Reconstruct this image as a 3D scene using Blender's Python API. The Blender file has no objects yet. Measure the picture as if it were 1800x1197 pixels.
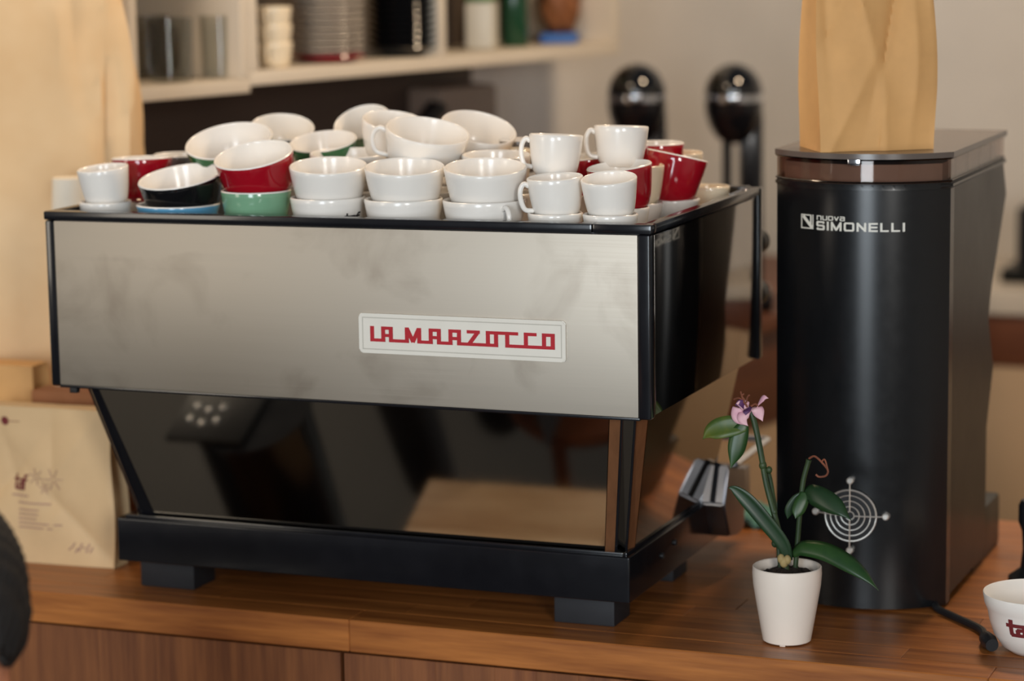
import bpy, bmesh, math, random
from mathutils import Vector, Matrix
random.seed(7)
SC = bpy.context.scene
COL = SC.collection

# ------------------------------------------------------------------ camera
F_PX = 4622.863
CAM = Vector((1.10133, -3.30596, 0.99704))
RT = Vector((0.93110879, 0.36447222, -0.01401482))
UP = Vector((-0.0446344, 0.1519933, 0.98737319))
FW = Vector((-0.36200026, 0.91872631, -0.1577903))
cd = bpy.data.cameras.new('camera')
cam = bpy.data.objects.new('camera', cd)
COL.objects.link(cam)
cam.matrix_world = Matrix(((RT.x, UP.x, -FW.x, CAM.x), (RT.y, UP.y, -FW.y, CAM.y), (RT.z, UP.z, -FW.z, CAM.z), (0, 0, 0, 1)))
cd.sensor_width = 36.0
cd.lens = F_PX / 1800 * 36
cd.clip_end = 60
cd.dof.use_dof = True
cd.dof.focus_distance = 3.55
cd.dof.aperture_fstop = 2.3
SC.camera = cam

# ------------------------------------------------------------------ world, lights, exposure
wd = bpy.data.worlds.new('world')
SC.world = wd
wd.use_nodes = True
wd.node_tree.nodes['Background'].inputs[0].default_value = (0.90, 0.92, 1.0, 1)
wd.node_tree.nodes['Background'].inputs[1].default_value = 0.07
SC.view_settings.view_transform = 'Standard'
SC.view_settings.look = 'None'
SC.view_settings.gamma = 1
SC.view_settings.use_curve_mapping = False
SC.view_settings.exposure = 0.62


def area(name, loc, target, sx, sy, power, color):
    l = bpy.data.lights.new(name, 'AREA')
    l.shape = 'RECTANGLE'
    l.size, l.size_y = sx, sy
    l.energy, l.color = power, color
    o = bpy.data.objects.new(name, l)
    COL.objects.link(o)
    o.location = loc
    o.rotation_euler = (Vector(target) - Vector(loc)).to_track_quat('-Z', 'Y').to_euler()
    return o


area('street_window_light', (0.3, -5.6, 0.85), (-0.2, 0.2, 0.3), 1.3, 2.2, 82, (0.84, 0.93, 1.0))
area('left_fill_light', (-3.4, -3.6, 0.95), (-0.9, 0.3, 0.4), 1.0, 1.8, 20, (1.0, 0.90, 0.76))  # added warm fill from front left, brightens sack, steel and counter edge
area('right_window_light', (2.5, -4.1, 1.25), (-0.8, 0.3, 0.4), 0.7, 1.3, 52, (0.98, 0.96, 0.92))


def lamp(name, loc, power, color, rad):
    l = bpy.data.lights.new(name, 'POINT')
    l.energy, l.color, l.shadow_soft_size = power, color, rad
    o = bpy.data.objects.new(name, l)
    COL.objects.link(o)
    o.location = loc
    return o


lamp('pendant_bulb_back', (0.35, 1.25, 2.1), 64, (1.0, 0.75, 0.50), 0.16)
lamp('pendant_bulb_left', (-1.1, 0.0, 1.9), 19, (1.0, 0.76, 0.52), 0.14)


# ------------------------------------------------------------------ pixel <-> place helpers (places measured off the photograph)
def ray(x, y):
    return RT * ((x - 900) / F_PX) - UP * ((y - 598.5) / F_PX) + FW


def on_y(x, y, Y):
    d = ray(x, y)
    return CAM + d * ((Y - CAM.y) / d.y)


def on_z(x, y, Z=0.0):
    d = ray(x, y)
    return CAM + d * ((Z - CAM.z) / d.z)


def at(x, y, t):
    return CAM + ray(x, y) * t


# ------------------------------------------------------------------ materials
def lin(c):
    return tuple((v / 12.92 if v <= 0.04045 else ((v + 0.055) / 1.055) ** 2.4) for v in (k / 255 for k in c))


MATS = {}


def mat(name, rgb, rough=0.5, metal=0.0, vary=0.0, scale=8.0, stretch=(1, 1, 1), bump=0.0, coat=0.0, spec=0.5, rgb2=None,
        rvar=0.0, rand=0.0, alpha=1.0, subsurf=0.0, detail=4.0, emit=None):
    m = bpy.data.materials.new(name)
    MATS[name] = m
    m.use_nodes = True
    nt = m.node_tree
    b = nt.nodes['Principled BSDF']
    base = lin(rgb)
    b.inputs['Base Color'].default_value = (*base, 1)
    b.inputs['Roughness'].default_value = rough
    b.inputs['Metallic'].default_value = metal
    b.inputs['Specular IOR Level'].default_value = spec
    b.inputs['Coat Weight'].default_value = coat
    b.inputs['Coat Roughness'].default_value = 0.06
    if subsurf:
        b.inputs['Subsurface Weight'].default_value = subsurf
        b.inputs['Subsurface Radius'].default_value = (0.02, 0.012, 0.008)
        b.inputs['Subsurface Scale'].default_value = 0.3
    need = vary or bump or rgb2 or rvar or rand
    if need:
        tc = nt.nodes.new('ShaderNodeTexCoord')
        mp = nt.nodes.new('ShaderNodeMapping')
        mp.inputs['Scale'].default_value = stretch
        nt.links.new(tc.outputs['Object'], mp.inputs['Vector'])
        oi = nt.nodes.new('ShaderNodeObjectInfo')
        add = nt.nodes.new('ShaderNodeVectorMath')
        add.operation = 'MULTIPLY_ADD'
        add.inputs[1].default_value = (1, 1, 1)
        nt.links.new(mp.outputs[0], add.inputs[0])
        cx = nt.nodes.new('ShaderNodeCombineXYZ')
        mul = nt.nodes.new('ShaderNodeMath')
        mul.operation = 'MULTIPLY'
        mul.inputs[1].default_value = 37.0 if rand else 0.0
        nt.links.new(oi.outputs['Random'], mul.inputs[0])
        for i in range(3):
            nt.links.new(mul.outputs[0], cx.inputs[i])
        nt.links.new(cx.outputs[0], add.inputs[2])
        nz = nt.nodes.new('ShaderNodeTexNoise')
        nz.inputs['Scale'].default_value = scale
        nz.inputs['Detail'].default_value = detail
        nz.inputs['Roughness'].default_value = 0.6
        nt.links.new(add.outputs[0], nz.inputs['Vector'])
        fac = nz.outputs[0]
        ramp = nt.nodes.new('ShaderNodeValToRGB')
        c2 = lin(rgb2) if rgb2 else tuple(min(1, v * (1 + vary)) for v in base)
        c1 = base if rgb2 else tuple(v * (1 - vary) for v in base)
        ramp.color_ramp.elements[0].position = 0.32
        ramp.color_ramp.elements[1].position = 0.68
        ramp.color_ramp.elements[0].color = (*c1, 1)
        ramp.color_ramp.elements[1].color = (*c2, 1)
        nt.links.new(fac, ramp.inputs[0])
        out = ramp.outputs[0]
        if rand:
            mr = nt.nodes.new('ShaderNodeMapRange')
            mr.inputs[3].default_value = 1 - rand
            mr.inputs[4].default_value = 1 + rand
            nt.links.new(oi.outputs['Random'], mr.inputs[0])
            vm = nt.nodes.new('ShaderNodeVectorMath')
            vm.operation = 'SCALE'
            nt.links.new(out, vm.inputs[0])
            nt.links.new(mr.outputs[0], vm.inputs['Scale'])
            out = vm.outputs[0]
        nt.links.new(out, b.inputs['Base Color'])
        if bump:
            bp = nt.nodes.new('ShaderNodeBump')
            bp.inputs['Strength'].default_value = bump
            bp.inputs['Distance'].default_value = 0.01
            nt.links.new(fac, bp.inputs['Height'])
            nt.links.new(bp.outputs[0], b.inputs['Normal'])
        if rvar:
            mr = nt.nodes.new('ShaderNodeMapRange')
            mr.inputs[3].default_value = max(0.02, rough - rvar)
            mr.inputs[4].default_value = rough + rvar
            nt.links.new(fac, mr.inputs[0])
            nt.links.new(mr.outputs[0], b.inputs['Roughness'])
    return m


def glass(name, tint, gloss_rough=0.03, ior=1.45):
    m = bpy.data.materials.new(name)
    MATS[name] = m
    m.use_nodes = True
    nt = m.node_tree
    nt.nodes.remove(nt.nodes['Principled BSDF'])
    tr = nt.nodes.new('ShaderNodeBsdfTransparent')
    tr.inputs[0].default_value = (*tint, 1)
    gl = nt.nodes.new('ShaderNodeBsdfGlossy')
    gl.inputs['Roughness'].default_value = gloss_rough
    lw = nt.nodes.new('ShaderNodeLayerWeight')
    lw.inputs[0].default_value = 0.5
    pw = nt.nodes.new('ShaderNodeMath')
    pw.operation = 'POWER'
    pw.inputs[1].default_value = 4.0
    nt.links.new(lw.outputs['Facing'], pw.inputs[0])
    fr = nt.nodes.new('ShaderNodeMapRange')
    fr.inputs[3].default_value = ((ior - 1) / (ior + 1)) ** 2
    fr.inputs[4].default_value = 0.9
    nt.links.new(pw.outputs[0], fr.inputs[0])
    mx = nt.nodes.new('ShaderNodeMixShader')
    nt.links.new(fr.outputs[0], mx.inputs[0])
    nt.links.new(tr.outputs[0], mx.inputs[1])
    nt.links.new(gl.outputs[0], mx.inputs[2])
    nt.links.new(mx.outputs[0], nt.nodes['Material Output'].inputs[0])
    return m


mat('plaster', (216, 211, 204), 0.9, vary=0.06, scale=2.2, bump=0.05)
mat('floor_stone', (26, 22, 19), 0.55, vary=0.25, scale=5)
mat('oak_top', (130, 74, 34), 0.38, rgb2=(176, 110, 54), scale=9, stretch=(0.45, 6, 6), bump=0.05, rand=0.16, spec=0.45)
mat('oak_door', (108, 62, 34), 0.5, rgb2=(140, 86, 48), scale=9, stretch=(6, 6, 0.45), bump=0.05, rand=0.16)
mat('brown_wood', (92, 50, 30), 0.5, rgb2=(120, 70, 42), scale=8, stretch=(0.5, 0.5, 6), bump=0.03)
mat('pale_board', (236, 204, 164), 0.5, rgb2=(200, 160, 120), scale=6, stretch=(0.7, 5, 5), bump=0.03)
mat('cream_panel', (196, 166, 132), 0.6, vary=0.04, scale=3)
mat('white_laminate', (214, 204, 190), 0.4, vary=0.02, scale=4)
mat('white_shelf', (216, 204, 186), 0.55, vary=0.03, scale=5)
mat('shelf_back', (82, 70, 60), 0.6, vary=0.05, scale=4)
mat('wire_steel', (228, 226, 220), 0.36, metal=0.7, vary=0.03, scale=20)
mat('dark_brown_board', (70, 56, 48), 0.6, vary=0.10, scale=3)
mat('black_enamel', (20, 20, 24), 0.18, vary=0.1, scale=20, rvar=0.05, coat=0.2)
mat('black_side', (130, 122, 114), 0.07, metal=1.0, vary=0.06, scale=6, rvar=0.02)
mat('black_gloss', (14, 14, 15), 0.05, vary=0.1, scale=6, coat=0.6)
mat('lid_smoke', (92, 82, 76), 0.24, vary=0.04, scale=12, spec=0.6)
mat('hopper_liner', (188, 172, 160), 0.35, vary=0.08, scale=14)
mat('black_matte', (22, 23, 26), 0.45, vary=0.12, scale=30)
mat('black_rubber', (26, 28, 34), 0.6, vary=0.1, scale=30)
mat('grinder_black', (17, 18, 20), 0.25, vary=0.08, scale=60, rvar=0.03, spec=0.45)
mat('grinder_side', (22, 24, 24), 0.34, vary=0.08, scale=12, rvar=0.05, spec=0.22)
mat('mirror_steel', (190, 182, 170), 0.05, metal=1.0, vary=0.03, scale=8, rvar=0.02)
mat('brown_facet', (136, 92, 62), 0.32, metal=0.5, vary=0.12, scale=20, stretch=(4, 4, 0.6))
mat('chrome', (220, 220, 222), 0.12, metal=1.0, vary=0.02, scale=10)
mat('tray_steel', (150, 150, 156), 0.32, metal=1.0, vary=0.08, scale=20, rvar=0.08)
mat('badge_white', (226, 222, 212), 0.35, vary=0.02, scale=30)
mat('badge_groove', (190, 186, 176), 0.4, vary=0.02, scale=30)
mat('logo_red', (176, 22, 38), 0.4, vary=0.04, scale=30)
mat('silver_print', (222, 220, 210), 0.4, vary=0.03, scale=40)
mat('maroon_print', (112, 36, 40), 0.6, vary=0.05, scale=40)
mat('faint_print', (158, 120, 112), 0.7, vary=0.1, scale=60)
mat('porcelain', (238, 234, 228), 0.2, vary=0.012, scale=10, coat=0.12)
mat('porcelain_cream', (236, 220, 192), 0.16, vary=0.012, scale=10, coat=0.3)
mat('glaze_red', (158, 16, 32), 0.12, vary=0.05, scale=10, coat=0.5)
mat('glaze_black', (18, 18, 20), 0.12, vary=0.1, scale=10, coat=0.5)
mat('glaze_blue', (98, 164, 204), 0.16, vary=0.03, scale=10, coat=0.3)
mat('glaze_sage', (122, 168, 136), 0.16, vary=0.03, scale=10, coat=0.3)
mat('glaze_green', (28, 92, 54), 0.14, vary=0.05, scale=10, coat=0.4)
mat('glaze_grey', (120, 116, 112), 0.2, vary=0.03, scale=10)
mat('pot_white', (238, 226, 214), 0.32, vary=0.015, scale=12)
mat('soil', (38, 28, 22), 0.95, vary=0.5, scale=90, bump=0.6)
mat('leaf', (26, 58, 28), 0.38, rgb2=(48, 80, 34), scale=14, stretch=(1, 1, 1))
mat('leaf_dark', (18, 44, 24), 0.38, rgb2=(32, 60, 30), scale=14)
mat('leaf_yellow', (96, 104, 34), 0.42, rgb2=(52, 84, 36), scale=22)
mat('stem_green', (32, 52, 28), 0.5, rgb2=(54, 72, 38), scale=30)
mat('dry_brown', (124, 70, 48), 0.7, vary=0.3, scale=60)
mat('petal_pink', (214, 158, 176), 0.55, rgb2=(232, 190, 196), scale=60)
mat('petal_purple', (84, 44, 92), 0.6, vary=0.2, scale=60)
mat('root_cream', (160, 140, 92), 0.7, vary=0.2, scale=60)
mat('kraft', (214, 164, 104), 0.72, vary=0.06, scale=14, bump=0.06)
mat('kraft_dark', (150, 96, 58), 0.75, vary=0.08, scale=14, bump=0.06)
mat('paper_cream', (214, 182, 138), 0.62, vary=0.05, scale=10, bump=0.05)
mat('sack_tan', (242, 212, 170), 0.85, rgb2=(224, 186, 138), scale=3.0, bump=0.12)
mat('cable_black', (22, 24, 28), 0.5, vary=0.1, scale=40)
mat('hair_dark', (20, 15, 12), 0.75, vary=0.3, scale=60, stretch=(3, 3, 0.5), bump=0.3)
mat('lip_red', (168, 92, 84), 0.5, vary=0.05, scale=40)
mat('skin', (196, 130, 98), 0.5, vary=0.04, scale=20, subsurf=0.15)
mat('shirt', (40, 44, 40), 0.85, vary=0.1, scale=40)
mat('trousers', (32, 34, 42), 0.85, vary=0.1, scale=40)
mat('teal_cloth', (92, 142, 134), 0.85, vary=0.1, scale=30, bump=0.1)
mat('saucer_grey', (196, 186, 174), 0.3, vary=0.03, scale=10)
mat('packet_white', (206, 202, 190), 0.5, vary=0.05, scale=12)
mat('packet_green', (60, 108, 52), 0.5, rgb2=(96, 140, 60), scale=25)
mat('bottle_green', (20, 62, 40), 0.15, vary=0.1, scale=10)
mat('bread_brown', (150, 92, 50), 0.6, rgb2=(96, 58, 34), scale=22, bump=0.2)
mat('packet_blue', (36, 92, 168), 0.4, vary=0.05, scale=12)
mat('dispenser_grey', (132, 116, 104), 0.5, vary=0.05, scale=8)
mat('paper_cup', (238, 230, 214), 0.6, vary=0.02, scale=12)
glass('smoked_plastic', (0.72, 0.64, 0.60))
glass('smoked_lid', (0.20, 0.17, 0.15), 0.12, 1.6)
glass('clear_glass', (0.86, 0.87, 0.86))


def brushed():
    m = bpy.data.materials.new('brushed_steel')
    MATS['brushed_steel'] = m
    m.use_nodes = True
    nt = m.node_tree
    b = nt.nodes['Principled BSDF']
    b.inputs['Metallic'].default_value = 1.0
    tc = nt.nodes.new('ShaderNodeTexCoord')
    mp = nt.nodes.new('ShaderNodeMapping')
    mp.inputs['Scale'].default_value = (1.2, 40, 260)
    nt.links.new(tc.outputs['Object'], mp.inputs[0])
    n1 = nt.nodes.new('ShaderNodeTexNoise')
    n1.inputs['Scale'].default_value = 3.0
    n1.inputs['Detail'].default_value = 5
    nt.links.new(mp.outputs[0], n1.inputs['Vector'])
    n2 = nt.nodes.new('ShaderNodeTexNoise')          # finger smudges
    n2.inputs['Scale'].default_value = 9.0
    n2.inputs['Detail'].default_value = 5
    n2.inputs['Distortion'].default_value = 0.6
    nt.links.new(tc.outputs['Object'], n2.inputs['Vector'])
    r2 = nt.nodes.new('ShaderNodeValToRGB')
    r2.color_ramp.elements[0].position = 0.28
    r2.color_ramp.elements[1].position = 0.46
    r2.color_ramp.elements[0].color = (*lin((172, 162, 149)), 1)
    r2.color_ramp.elements[1].color = (*lin((188, 179, 166)), 1)
    nt.links.new(n2.outputs[0], r2.inputs[0])
    r1 = nt.nodes.new('ShaderNodeMapRange')
    r1.inputs[3].default_value = 0.93
    r1.inputs[4].default_value = 1.05
    nt.links.new(n1.outputs[0], r1.inputs[0])
    vm = nt.nodes.new('ShaderNodeVectorMath')
    vm.operation = 'SCALE'
    nt.links.new(r2.outputs[0], vm.inputs[0])
    nt.links.new(r1.outputs[0], vm.inputs['Scale'])
    nt.links.new(vm.outputs[0], b.inputs['Base Color'])
    rr = nt.nodes.new('ShaderNodeMapRange')
    rr.inputs[3].default_value = 0.46
    rr.inputs[4].default_value = 0.58
    nt.links.new(n1.outputs[0], rr.inputs[0])
    nt.links.new(rr.outputs[0], b.inputs['Roughness'])


brushed()


# ------------------------------------------------------------------ mesh helpers
def finish(bm, name, mats, parent=None, smooth=35, loc=None):
    me = bpy.data.meshes.new(name)
    bmesh.ops.recalc_face_normals(bm, faces=bm.faces[:])
    bm.to_mesh(me)
    bm.free()
    if isinstance(mats, str):
        mats = [mats]
    for m in mats:
        me.materials.append(MATS[m])
    if smooth:
        me.polygons.foreach_set('use_smooth', [True] * len(me.polygons))
        me.set_sharp_from_angle(angle=math.radians(smooth))
    o = bpy.data.objects.new(name, me)
    COL.objects.link(o)
    if parent:
        o.parent = parent
    if loc:
        o.location = loc
    return o


def tag(o, label=None, cat=None, group=None, kind=None):
    if label:
        o['label'] = label
    if cat:
        o['category'] = cat
    if group:
        o['group'] = group
    if kind:
        o['kind'] = kind
    return o


def empty(name, loc=(0, 0, 0), rz=0.0, label=None, cat=None, group=None, kind=None):
    o = bpy.data.objects.new(name, None)
    o.empty_display_size = 0.02
    COL.objects.link(o)
    o.location = loc
    o.rotation_euler = (0, 0, rz)
    return tag(o, label, cat, group, kind)


def add_box(bm, lo, hi, bev=0.0, seg=2, mtx=None, mi=0):
    lo, hi = Vector(lo), Vector(hi)
    c = (lo + hi) / 2
    s = hi - lo
    r = bmesh.ops.create_cube(bm, size=1.0, matrix=Matrix.Translation(c) @ Matrix.Diagonal((*s, 1)))
    vs = r['verts']
    if bev:
        es = list({e for v in vs for e in v.link_edges})
        rb = bmesh.ops.bevel(bm, geom=es, offset=bev, segments=seg, affect='EDGES', profile=0.6)
        vs = list({v for f in rb['faces'] for v in f.verts} | {v for v in vs if v.is_valid})
    if mtx is not None:
        bmesh.ops.transform(bm, matrix=mtx, verts=vs)
    if mi:
        for f in {f for v in vs for f in v.link_faces}:
            f.material_index = mi
    return vs


def box(name, lo, hi, m, parent=None, bev=0.003, seg=2, mtx=None):
    bm = bmesh.new()
    add_box(bm, lo, hi, bev, seg, mtx)
    return finish(bm, name, m, parent)


def prism(bm, pts, z0, z1, axis='z', mi=0):
    """extrude an outline; axis z: pts=(x,y); axis x: pts=(y,z) ; axis y: pts=(x,z)"""
    def mk(p, h):
        return {'z': (p[0], p[1], h), 'x': (h, p[0], p[1]), 'y': (p[0], h, p[1])}[axis]
    a = [bm.verts.new(mk(p, z0)) for p in pts]
    b = [bm.verts.new(mk(p, z1)) for p in pts]
    fs = [bm.faces.new(a), bm.faces.new(b[::-1])]
    n = len(pts)
    for i in range(n):
        fs.append(bm.faces.new((a[i], a[(i + 1) % n], b[(i + 1) % n], b[i])))
    for f in fs:
        f.material_index = mi
    return fs


def lathe(bm, prof, n=48, center=(0, 0, 0), mi=None, close=False):
    """prof: list of (r,z); mi: list of material index per span"""
    cx, cy, cz = center
    rings = []
    for r, z in prof:
        if r < 1e-6:
            rings.append([bm.verts.new((cx, cy, cz + z))])
        else:
            rings.append([bm.verts.new((cx + r * math.cos(2 * math.pi * k / n), cy + r * math.sin(2 * math.pi * k / n), cz + z)) for k in range(n)])
    for i in range(len(rings) - 1):
        A, B = rings[i], rings[i + 1]
        for k in range(n):
            k2 = (k + 1) % n
            if len(A) == 1 and len(B) == 1:
                continue
            if len(A) == 1:
                f = bm.faces.new((A[0], B[k2], B[k]))
            elif len(B) == 1:
                f = bm.faces.new((A[k], A[k2], B[0]))
            else:
                f = bm.faces.new((A[k], A[k2], B[k2], B[k]))
            if mi:
                f.material_index = mi[i]


def tube(bm, pts, rad, n=10, cap=True, closed=False):
    pts = [Vector(p) for p in pts]
    m = len(pts)
    rads = rad if isinstance(rad, (list, tuple)) else [rad] * m
    rings = []
    ref = None
    for i, p in enumerate(pts):
        if closed:
            t = (pts[(i + 1) % m] - pts[i - 1]).normalized()
        else:
            t = (pts[min(i + 1, m - 1)] - pts[max(i - 1, 0)]).normalized()
        if ref is None:
            ref = t.orthogonal().normalized()
        ref = (ref - t * ref.dot(t)).normalized()
        bi = t.cross(ref)
        rings.append([bm.verts.new(p + (ref * math.cos(2 * math.pi * k / n) + bi * math.sin(2 * math.pi * k / n)) * rads[i]) for k in range(n)])
    for i in range(m if closed else m - 1):
        A, B = rings[i], rings[(i + 1) % m]
        off = 0
        if closed and i == m - 1:
            off = min(range(n), key=lambda o: (A[0].co - B[o].co).length)
        for k in range(n):
            bm.faces.new((A[k], A[(k + 1) % n], B[(k + 1 + off) % n], B[(k + off) % n]))
    if cap and not closed:
        bm.faces.new(rings[0])
        bm.faces.new(rings[-1][::-1])


def spline(pts, n=8):
    pts = [Vector(p) for p in pts]
    P = [pts[0] * 2 - pts[1]] + pts + [pts[-1] * 2 - pts[-2]]
    out = []
    for i in range(1, len(P) - 2):
        for k in range(n):
            t = k / n
            a, b, c, d = P[i - 1], P[i], P[i + 1], P[i + 2]
            out.append(0.5 * ((2 * b) + (c - a) * t + (2 * a - 5 * b + 4 * c - d) * t * t + (3 * b - a - 3 * c + d) * t ** 3))
    out.append(pts[-1])
    return out


def strokes(bm, lines, w, thick, fn, sub=1, wh=None):
    """lettering: each polyline is thickened to bars; fn(x, y, depth) gives the place on the surface"""
    wh = wh or w
    cnt = 0
    for ln in lines:
        for (x0, y0), (x1, y1) in zip(ln[:-1], ln[1:]):
            dx, dy = x1 - x0, y1 - y0
            L = math.hypot(dx, dy)
            ux, uy = dx / L, dy / L
            ww = wh if abs(uy) < 0.3 else w
            cnt += 1
            tk = thick * (1 + 0.12 * (cnt % 6))
            ext = 0.5 * w if abs(ux) > 0.3 else 0.5 * wh
            if abs(ux) > 0.05 and abs(uy) > 0.05:
                ext = 0.15 * w
            px, py = -uy * ww / 2, ux * ww / 2
            ax, ay, bx, by = x0 - ux * ext, y0 - uy * ext, x1 + ux * ext, y1 + uy * ext
            prev = None
            for i in range(sub + 1):
                t = i / sub
                cx, cy = ax + (bx - ax) * t, ay + (by - ay) * t
                ring = [bm.verts.new(fn(cx + px, cy + py, tk)), bm.verts.new(fn(cx - px, cy - py, tk)),
                        bm.verts.new(fn(cx - px, cy - py, 0)), bm.verts.new(fn(cx + px, cy + py, 0))]
                if prev:
                    for k in range(4):
                        bm.faces.new((prev[k], prev[(k + 1) % 4], ring[(k + 1) % 4], ring[k]))
                else:
                    bm.faces.new(ring)
                prev = ring
            bm.faces.new(prev[::-1])


# ------------------------------------------------------------------ the setting
FLOOR_Z = -0.95
fl = box('floor', (-4.5, -6.5, FLOOR_Z - 0.1), (5.0, 5.0, FLOOR_Z), 'floor_stone', bev=0)
tag(fl, kind='structure')

# shelf wall: runs back from the left, heading ~75 degrees
SH0 = Vector((-1.2156, 0.7933, 0.70))
HD = math.radians(74.75)
SE = Vector((math.cos(HD), math.sin(HD), 0))
SI = Vector((-math.sin(HD), math.cos(HD), 0))
DEPTH = 0.27
SHM = Matrix(((SE.x, SI.x, 0, SH0.x), (SE.y, SI.y, 0, SH0.y), (0, 0, 1, 0), (0, 0, 0, 1)))   # local: x along the wall, y into it, z up

bm = bmesh.new()
add_box(bm, (-0.75, DEPTH, FLOOR_Z), (3.06, DEPTH + 0.15, 2.6), 0, mtx=SHM)
tag(finish(bm, 'wall_left', 'plaster', smooth=0), kind='structure')
bm = bmesh.new()
add_box(bm, (-1.5, 3.75, FLOOR_Z), (4.5, 3.9, 2.6))
tag(finish(bm, 'wall_back', 'plaster', smooth=0), kind='structure')
bm = bmesh.new()
add_box(bm, (4.3, -6.0, FLOOR_Z), (4.45, 3.9, 2.6))
tag(finish(bm, 'wall_right', 'plaster', smooth=0), kind='structure')

# ------------------------------------------------------------------ front counter: cabinets and worktop
WT = 0.048
YF = 0.045
YB = 0.965
wt = empty('worktop', (0, YF, -WT), label='oiled oak butcher block worktop carrying the espresso machine and the tall grinder', cat='worktop')
row_y = [0.0, 0.058, 0.112, 0.175, 0.232, 0.295, 0.35, 0.41, 0.47, 0.53, 0.59, 0.65, 0.71, 0.77, 0.83, YB - YF]
for r in range(len(row_y) - 1):
    x = -1.44
    while x < 1.5:
        L = random.uniform(0.28, 0.62)
        if r == 0:
            L = random.uniform(0.9, 1.3)
        x2 = min(x + L, 1.6)
        bm = bmesh.new()
        w, d = (x2 - x) - 0.0004, row_y[r + 1] - row_y[r] - 0.0004
        add_box(bm, (-w / 2, -d / 2, 0), (w / 2, d / 2, WT), 0.0016 if r == 0 else 0.0006, 1)
        finish(bm, 'plank', 'oak_top', wt, loc=((x + x2) / 2, (row_y[r] + row_y[r + 1]) / 2, 0))
        x = x2

DOOR_Z = -WT - 0.006
edges = [-1.44, -0.497, 0.42, 1.34]
dlab = ['oak cabinet under the bags, below the left half of the espresso machine',
        'oak cabinet below the right half of the espresso machine', 'oak cabinet below the orchid and the tall grinder']
for i in range(3):
    a, b = edges[i], edges[i + 1]
    cab = empty('cabinet', ((a + b) / 2, YF + 0.012, FLOOR_Z), label=dlab[i], cat='cabinet', group='cabinets under the front counter')
    box('body', (a - (a + b) / 2 + 0.001, 0.022, 0), (b - (a + b) / 2 - 0.001, YB - YF - 0.03, -FLOOR_Z - WT - 0.0005), 'black_matte', cab, bev=0.001)
    dr = empty('door', (0, 0, 0))
    dr.parent = cab
    ws = []
    x = a + 0.003
    while x < b - 0.003:
        w = random.uniform(0.06, 0.11)
        x2 = x + w
        if b - 0.003 - x2 < 0.05:
            x2 = b - 0.003
        bm = bmesh.new()
        add_box(bm, (-(x2 - x) / 2, 0, 0.08), ((x2 - x) / 2, 0.021, DOOR_Z - FLOOR_Z), 0.0004, 1)
        finish(bm, 'stave', 'oak_door', dr, loc=((x + x2) / 2 - (a + b) / 2, 0, 0))
        x = x2

# ------------------------------------------------------------------ espresso machine
W = 0.93
D = 0.528
ZT, ZB = 0.581, 0.3315
XL = -W
em = empty('espresso_machine', (-W / 2, D / 2, 0), label='wide brushed steel and black espresso machine with cups piled on its top', cat='espresso machine')
MO = Vector((-W / 2, D / 2, 0))


def left_shear(x, z):
    """upper body sheared a few millimetres lower at its left end, matching the image"""
    return -0.0063 * min(1.05, max(0.0, -x / W)) * min(1.0, max(0.0, (z - ZB) / (ZT - ZB)))


def mpart(bm, name, m, parent=None, smooth=35):
    for v in bm.verts:
        v.co.z += left_shear(v.co.x, v.co.z)
    bmesh.ops.translate(bm, vec=-MO, verts=bm.verts[:])
    return finish(bm, name, m, parent or em, smooth)


# upper body: carcass, steel front panel, frame
bm = bmesh.new()
add_box(bm, (XL + 0.006, 0.006, ZB + 0.004), (-0.006, D - 0.006, 0.556), 0.002)
mpart(bm, 'carcass', 'black_matte')
bm = bmesh.new()
add_box(bm, (XL + 0.0140, -0.002, ZB), (-0.019, 0.006, ZT - 0.001), 0.0012)
steel = mpart(bm, 'front_panel', 'brushed_steel')
for (xa, xb) in ((XL, XL + 0.0140), (-0.019, -0.0005)):
    bm = bmesh.new()
    add_box(bm, (xa, -0.004, ZB - 0.002), (xb, 0.016, ZT), 0.004, 3)
    mpart(bm, 'corner_post', 'black_enamel')
bm = bmesh.new()
add_box(bm, (XL + 0.012, 0.0, ZB - 0.0045), (-0.018, 0.03, ZB - 0.0005), 0.001)
mpart(bm, 'lower_lip', 'black_enamel')
# black glossy side panels with rounded frames
for s, (xa, xb) in enumerate(((-0.006, -0.0008), (XL + 0.0008, XL + 0.006))):
    bm = bmesh.new()
    add_box(bm, (xa, 0.017, ZB + 0.002), (xb, D - 0.014, ZT - 0.002), 0.0012)
    mpart(bm, 'side_panel', 'black_side')
    bm = bmesh.new()
    xo = 0.0015 if s == 0 else XL - 0.0015
    add_box(bm, (min(xo, xa), D - 0.016, ZB - 0.002), (max(xo, xb), D + 0.004, ZT + 0.012), 0.004, 3)
    mpart(bm, 'corner_post', 'black_enamel')
bm = bmesh.new()
add_box(bm, (XL + 0.01, D - 0.006, ZB), (-0.01, D + 0.002, 0.57), 0.001)
mpart(bm, 'barista_panel', 'brushed_steel')
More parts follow.
